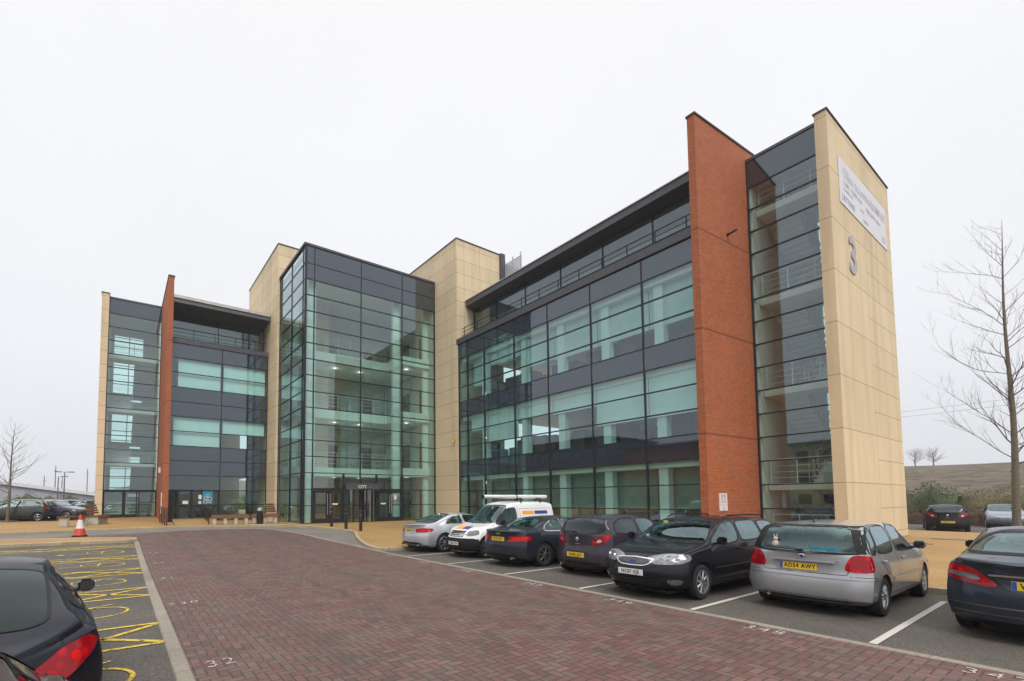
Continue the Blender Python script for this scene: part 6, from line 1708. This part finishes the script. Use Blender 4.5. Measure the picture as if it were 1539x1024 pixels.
for k, (x, y, s) in enumerate(((-38, -36, 31), (-12, -34, 32), (-60, -38, 33))):
    bare_tree('bare_tree', (x, y, 0), 10 + k, (0, 0), s, 'bark', 'twig', 1.1, ('bare tree between the two blocks behind the camera', 'bare tree in front of the cream block behind the camera', 'bare tree in front of the brick block behind the camera')[k], 'bare trees behind the camera', .25, .6, .16, depth=2)

# ---------- street furniture
cx, cy = -27.0, -1.45; cz = gh(cx)
e = empty('traffic_cone', (cx, cy, cz)); tag(e, 'orange traffic cone with a white sleeve standing by the island kerb', 'traffic cone')
def frus(z0, z1, r0, r1, m, nm): q = MB(); q.tube((cx, cy, cz + z0), (cx, cy, cz + z1), r0, r1, 28); q.build(nm, M[m], e, 40)
frus(.04, .35, .245, .165, 'cone_red', 'cone_base'); frus(.35, .74, .168, .085, 'cone_white', 'sleeve'); frus(.74, .98, .085, .038, 'cone_red', 'cone_tip')
q = MB(); q.box(cx - .29, cy - .29, cz, cx + .29, cy + .29, cz + .045); q.build('foot', M['car_dark'], e, bevel=.02)

for k, (x, y) in enumerate(((-25.95, 10.1), (-24.1, 10.2), (-22.75, 10.45))):
    z = gh(x) + .10; e = empty('bollard', (x, y, z)); tag(e, ('black bollard farthest left before the entrance doors', 'middle black bollard in front of the entrance doors', 'black bollard nearest the rounded kerb corner')[k], 'bollard', 'black bollards before the entrance')
    q = MB(); q.lathe((x, y, z), [(.085, 0), (.085, .95), (.10, .96), (.10, 1.06), (.06, 1.10), (.01, 1.11)], 20); q.build('post', M['black'], e, 40)
    q = MB(); q.lathe((x, y, z), [(.087, .82), (.087, .88)], 20); q.build('band', M['rim_dark'], e, 40)

def bench(c, ang, label, L=1.8, legs=2, back=0.0):
    """timber slats on concrete supports"""
    x, y = c; z = gh(x) + .10; e = bpy.data.objects.new('bench', None); COL.objects.link(e); tag(e, label, 'bench', 'timber benches on concrete legs'); e.location = (x, y, z); e.rotation_euler = (0, 0, R(ang)); ORG[e.name] = Vector((0, 0, 0))
    s = MB()
    for k in range(4): s.box(-L / 2, -.26 + k * .135, .50, L / 2, -.26 + k * .135 + .115, .58)
    s.build('seat', M['bench_wood'], e, None, False, bevel=.008)
    s = MB(); s.box(-L / 2 + .02, -.275, .24, L / 2 - .02, -.265, .46) if False else s.box(-L / 2, -.285, .38, L / 2, -.262, .56); s.build('front_rail', M['bench_wood'], e, None, False)
    for k in range(legs):
        px = lerp(-L / 2 + .18, L / 2 - .18, k / max(1, legs - 1)); s = MB(); s.box(px - .10, -.25, 0, px + .10, .25, .495); s.build('leg', M['bench_conc'], e, None, False, bevel=.02)
    if back:
        s = MB()
        for k in range(4):
            a = R(18); v = .08 + k * .15; s.add([(-L / 2, .26 + v * math.sin(a), .58 + v), (L / 2, .26 + v * math.sin(a), .58 + v), (L / 2, .26 + (v + .12) * math.sin(a), .58 + v + .12), (-L / 2, .26 + (v + .12) * math.sin(a), .58 + v + .12),
                (-L / 2, .30 + v * math.sin(a), .58 + v), (L / 2, .30 + v * math.sin(a), .58 + v), (L / 2, .30 + (v + .12) * math.sin(a), .58 + v + .12), (-L / 2, .30 + (v + .12) * math.sin(a), .58 + v + .12)], [(0, 1, 2, 3), (7, 6, 5, 4), (0, 4, 5, 1), (1, 5, 6, 2), (2, 6, 7, 3), (3, 7, 4, 0)])
        s.build('backrest', M['bench_wood'], e, None, False)
    return e
bench((-30.7, 5.55), 84, 'weathered bench left of the bin in front of the dark glazing', 2.1, 4)
bench((-30.7, 7.55), 80, 'weathered bench right of the bin by the stone tower foot', 1.6, 3)
bench((-31.9, 8.55), 140, 'end-on bench with a tall dark backrest against the stone tower', 1.3, 2, 1)
bench((-34.6, -2.15), 143 - 180, 'weathered bench on the forecourt between the traffic cone and the parked cars', 1.7, 2)
bench((-36.2, -1.05), 160, 'end-on bench with a tall dark backrest beside the far end wall', 1.5, 2, 1)
x, y = -30.05, 7.1; z = gh(x) + .1; e = empty('litter_bin', (x, y, z)); tag(e, 'slim black litter bin with a pale domed lid between the benches', 'litter bin')
q = MB(); q.lathe((x, y, z), [(.17, 0), (.18, .02), (.18, .78), (.15, .80)], 20); q.build('drum', M['black'], e, 40)
q = MB(); q.lathe((x, y, z), [(.15, .80), (.16, .86), (.10, .98), (.01, 1.0)], 20); q.build('lid', M['num_grey'], e, 40)

def handrail(pts, label, h_=1.0, n=4):
    a = Vector(pts[0]); b = Vector(pts[1]); z = gh(a.x) + .10; e = empty('handrail', (a.x, a.y, z)); tag(e, label, 'handrail', 'black handrails by the side entrance')
    q = MB(); q.tube((a.x, a.y, z + h_), (b.x, b.y, z + h_ + .05), .028); q.tube((a.x, a.y, z + h_ * .5), (b.x, b.y, z + h_ * .5 + .05), .02); q.build('rail', M['black'], e)
    for k in range(n + 1):
        p = a.lerp(b, k / n); q = MB(); q.box(p.x - .025, p.y - .025, z - .02, p.x + .025, p.y + .025, z + h_ + .02); q.build('post', M['black'], e)
handrail(((-31.2, 2.25), (-35.9, 2.2)), 'black handrail sloping beside the foot of the far brick fin')
handrail(((-31.6, 4.5), (-36.3, 4.85)), 'black handrail left of the benches at the ramp')
q = MB(); z = gh(-34) + .1; q.add([(-36.55, 2.95, z), (-32.0, 2.75, z), (-31.6, 4.3, z), (-32.4, 5.3, z), (-36.55, 5.3, z), (-36.55, 2.95, z + .22), (-33.0, 2.75, z + .14), (-32.6, 4.2, z + .14), (-33.4, 5.2, z + .14), (-36.55, 5.3, z + .22)],
    [(5, 6, 7, 8, 9), (0, 1, 6, 5), (1, 2, 7, 6), (2, 3, 8, 7), (3, 4, 9, 8), (4, 0, 5, 9)]); o = q.build('entrance_ramp', M['plaza']); o['kind'] = 'structure'

# ---------- cars
coupe((-14.9, 11.04, gh(-14.9)), 90, 'silver saloon parked nearest the entrance with its tail to the road', 'pale', 'PE09 FZK')
white_van((-12.6, 11.2, gh(-12.6)), -90, 'small white van with a pipe carrier on its roof, nose to the road')
coupe((-10.2, 11.2, gh(-10.2)), 90, 'dark slate blue saloon with long red tail lights right of the white van', 'darkblue', 'FY09 RRV')
grey_hatch((-7.75, 11.3, gh(-7.7)), 90, 'plum grey hatchback with dark rear windows left of the black estate')
black_estate((-5.42, 10.5, 0), -90, 'black estate car with roof rails and chrome grille, nose to the road')
silver_hatch((-3.08, 11.42, 0), 90, 'dusty silver hatchback with a white rabbit toy in its rear window')
navy_saloon((-.60, 11.6, 0), 90, 'navy saloon at the right edge showing its left tail light')
black_coupe((-6.34, -1.15, 0), 187, 'low black coupe in the left foreground with one big slanted red tail light')
grey_hatch((-2.08, -.98, 0), 180, 'dark green hatchback in the bottom left corner, only its roof edge showing', 'green', 'parked cars', 'MV53 DKU', mirrors=False)
FC = 'cars parked in the far car parks'
grey_hatch((-5.95, 39.6, 0), 102, 'dark hatchback parked alone behind the right end wall', 'black', FC, 'GN04 LLT')
navy_saloon((-4.35, 46.2, 0), -80, 'blue grey saloon facing the camera behind the bare tree trunk', 'greyblue', 'S', FC)
grey_hatch((-9.3, 41.0, 0), 97, 'dark car mostly hidden by the right end wall', 'green', FC, 'KD05 ENM')
grey_hatch((-42.0, -5.8, .60), -91, 'dark green hatchback seen from its side behind the small tree', 'green', FC, 'KX54 OTD')
coupe((-47.2, -9.8, .62), -94, 'deep blue saloon half hidden at the left edge', 'purple', 'LM03 AVF', FC, rings=False)
grey_hatch((-48.4, -5.1, .62), -88, 'red hatchback behind the dark green one', 'red', FC, 'NA02 KSE')
coupe((-46.0, -3.9, .62), 8, 'pale silver saloon between the green and the red cars', 'pale', 'MT56 HYC', FC, rings=False)
coupe((-42.9, -4.0 + .1, .62), 62, 'deep blue saloon parked behind the end-on bench', 'purple', 'BD06 WCR', FC, rings=False)
grey_hatch((-53, -4.4, .62), -85, 'grey car behind the red hatchback', 'greyblue', FC, 'VU51 GXA')
navy_saloon((-52.5, -6.6 + 2.6 + 1.2, .62), -88, 'navy saloon farthest back beside the far end wall', 'navy', 'OE08 YHL', FC)
# ---------------------------------------------------------------- light, sky, camera
w = bpy.data.worlds.new('World'); SC.world = w; w.use_nodes = True; nt = NT(w)
bg = next(n for n in nt.n if n.type == 'BACKGROUND')
SUN_EL, SUN_AZ = 48, 20     # azimuth measured from +x towards -y
sky = nt.node('ShaderNodeTexSky'); sky.sky_type = 'NISHITA'; sky.sun_disc = False; sky.sun_elevation = R(SUN_EL); sky.sun_rotation = R(90 + SUN_AZ); sky.air_density = 1; sky.dust_density = 4
tc = nt.node('ShaderNodeTexCoord'); Z = nt.sep(tc.outputs['Generated'])[2]
# overcast: even and pale low down, brighter towards the zenith
grad = nt.ramp(Z, [(0.0, (.68, .70, .745)), (.06, (.76, .78, .83)), (.25, (.89, .90, .94)), (.60, (.945, .95, .975)), (.80, (.97, .97, .98))])
hi = nt.m('MULTIPLY', nt.m('POWER', nt.m('MAXIMUM', nt.m('SUBTRACT', Z, .80), 0.0), 1.0), ZEN)
cl = nt.noise(tc.outputs['Generated'], 2.2, 4, .5); cl = nt.ramp(cl, [(.3, .97), (.7, 1.01)])
v = nt.node('ShaderNodeVectorMath', operation='SCALE'); nt.ln(grad, v.inputs[0]); nt.ln(nt.m('MULTIPLY', cl, nt.m('ADD', hi, 1.0)), v.inputs['Scale'])
v2 = nt.node('ShaderNodeVectorMath', operation='SCALE'); nt.ln(sky.outputs[0], v2.inputs[0]); v2.inputs['Scale'].default_value = .006
v3 = nt.node('ShaderNodeVectorMath', operation='ADD'); nt.ln(v.outputs[0], v3.inputs[0]); nt.ln(v2.outputs[0], v3.inputs[1])
nt.ln(v3.outputs[0], bg.inputs['Color']); bg.inputs['Strength'].default_value = 1.0
sd = bpy.data.lights.new('sun', 'SUN'); sd.energy = SUNE; sd.angle = R(28); sd.color = (1, .965, .92)
so = bpy.data.objects.new('sun', sd); COL.objects.link(so)
d = Vector((-math.cos(R(SUN_EL)) * math.cos(R(SUN_AZ)), math.cos(R(SUN_EL)) * math.sin(R(SUN_AZ)), -math.sin(R(SUN_EL))))
so.rotation_euler = d.to_track_quat('-Z', 'Y').to_euler(); so.location = (10, -10, 40)

if HAZE:
    mb = MB(); mb.box(-600, -400, -3, 400, 600, 60); me = bpy.data.meshes.new('haze'); me.from_pydata(mb.v, [], mb.f)
    hm = bpy.data.materials.new('haze'); hm.use_nodes = True; hn = NT(hm); hn.n.clear(); out = hn.node('ShaderNodeOutputMaterial')
    pv = hn.node('ShaderNodeVolumePrincipled'); pv.inputs['Density'].default_value = HAZE; pv.inputs['Color'].default_value = (.93, .95, .98, 1); hn.ln(pv.outputs[0], out.inputs['Volume'])
    o = link_mesh('haze', me, hm, None, (0, 0, 0)); tag(o, 'thin grey mist over the whole site', 'mist', None, 'stuff')

cam = bpy.data.cameras.new('camera'); co = bpy.data.objects.new('camera', cam); COL.objects.link(co); SC.camera = co
yaw, pitch, roll, F, cx_, cy_ = 0.9672242765810422, 0.057724988436722614, -0.005494154034208942, 703.3015588696222, 665.2029867554411, 711.4883570796911
f = Vector((-math.sin(yaw) * math.cos(pitch), math.cos(yaw) * math.cos(pitch), math.sin(pitch))); r = Vector((math.cos(yaw), math.sin(yaw), 0)); u = r.cross(f)
r2 = r * math.cos(roll) + u * math.sin(roll); u2 = u * math.cos(roll) - r * math.sin(roll)
mx = Matrix(((r2.x, u2.x, -f.x, 0), (r2.y, u2.y, -f.y, 0), (r2.z, u2.z, -f.z, 1.88), (0, 0, 0, 1))); co.matrix_world = mx
cam.sensor_fit = 'HORIZONTAL'; cam.sensor_width = 36; cam.lens = F / 1539 * 36
cam.shift_x = (769.5 - cx_) / 1539; cam.shift_y = (cy_ - 512) / 1539; cam.clip_start = .05; cam.clip_end = 3000
vs_ = SC.view_settings; vs_.view_transform = 'Standard'; vs_.look = 'None'; vs_.exposure = EXPO; vs_.gamma = 1
cy = SC.cycles; cy.max_bounces = 10; cy.transparent_max_bounces = 24; cy.transmission_bounces = 6; cy.glossy_bounces = 5; cy.diffuse_bounces = 3; cy.volume_bounces = 1
cy.sample_clamp_indirect = 6; cy.caustics_reflective = False; cy.caustics_refractive = False; cy.use_denoising = True
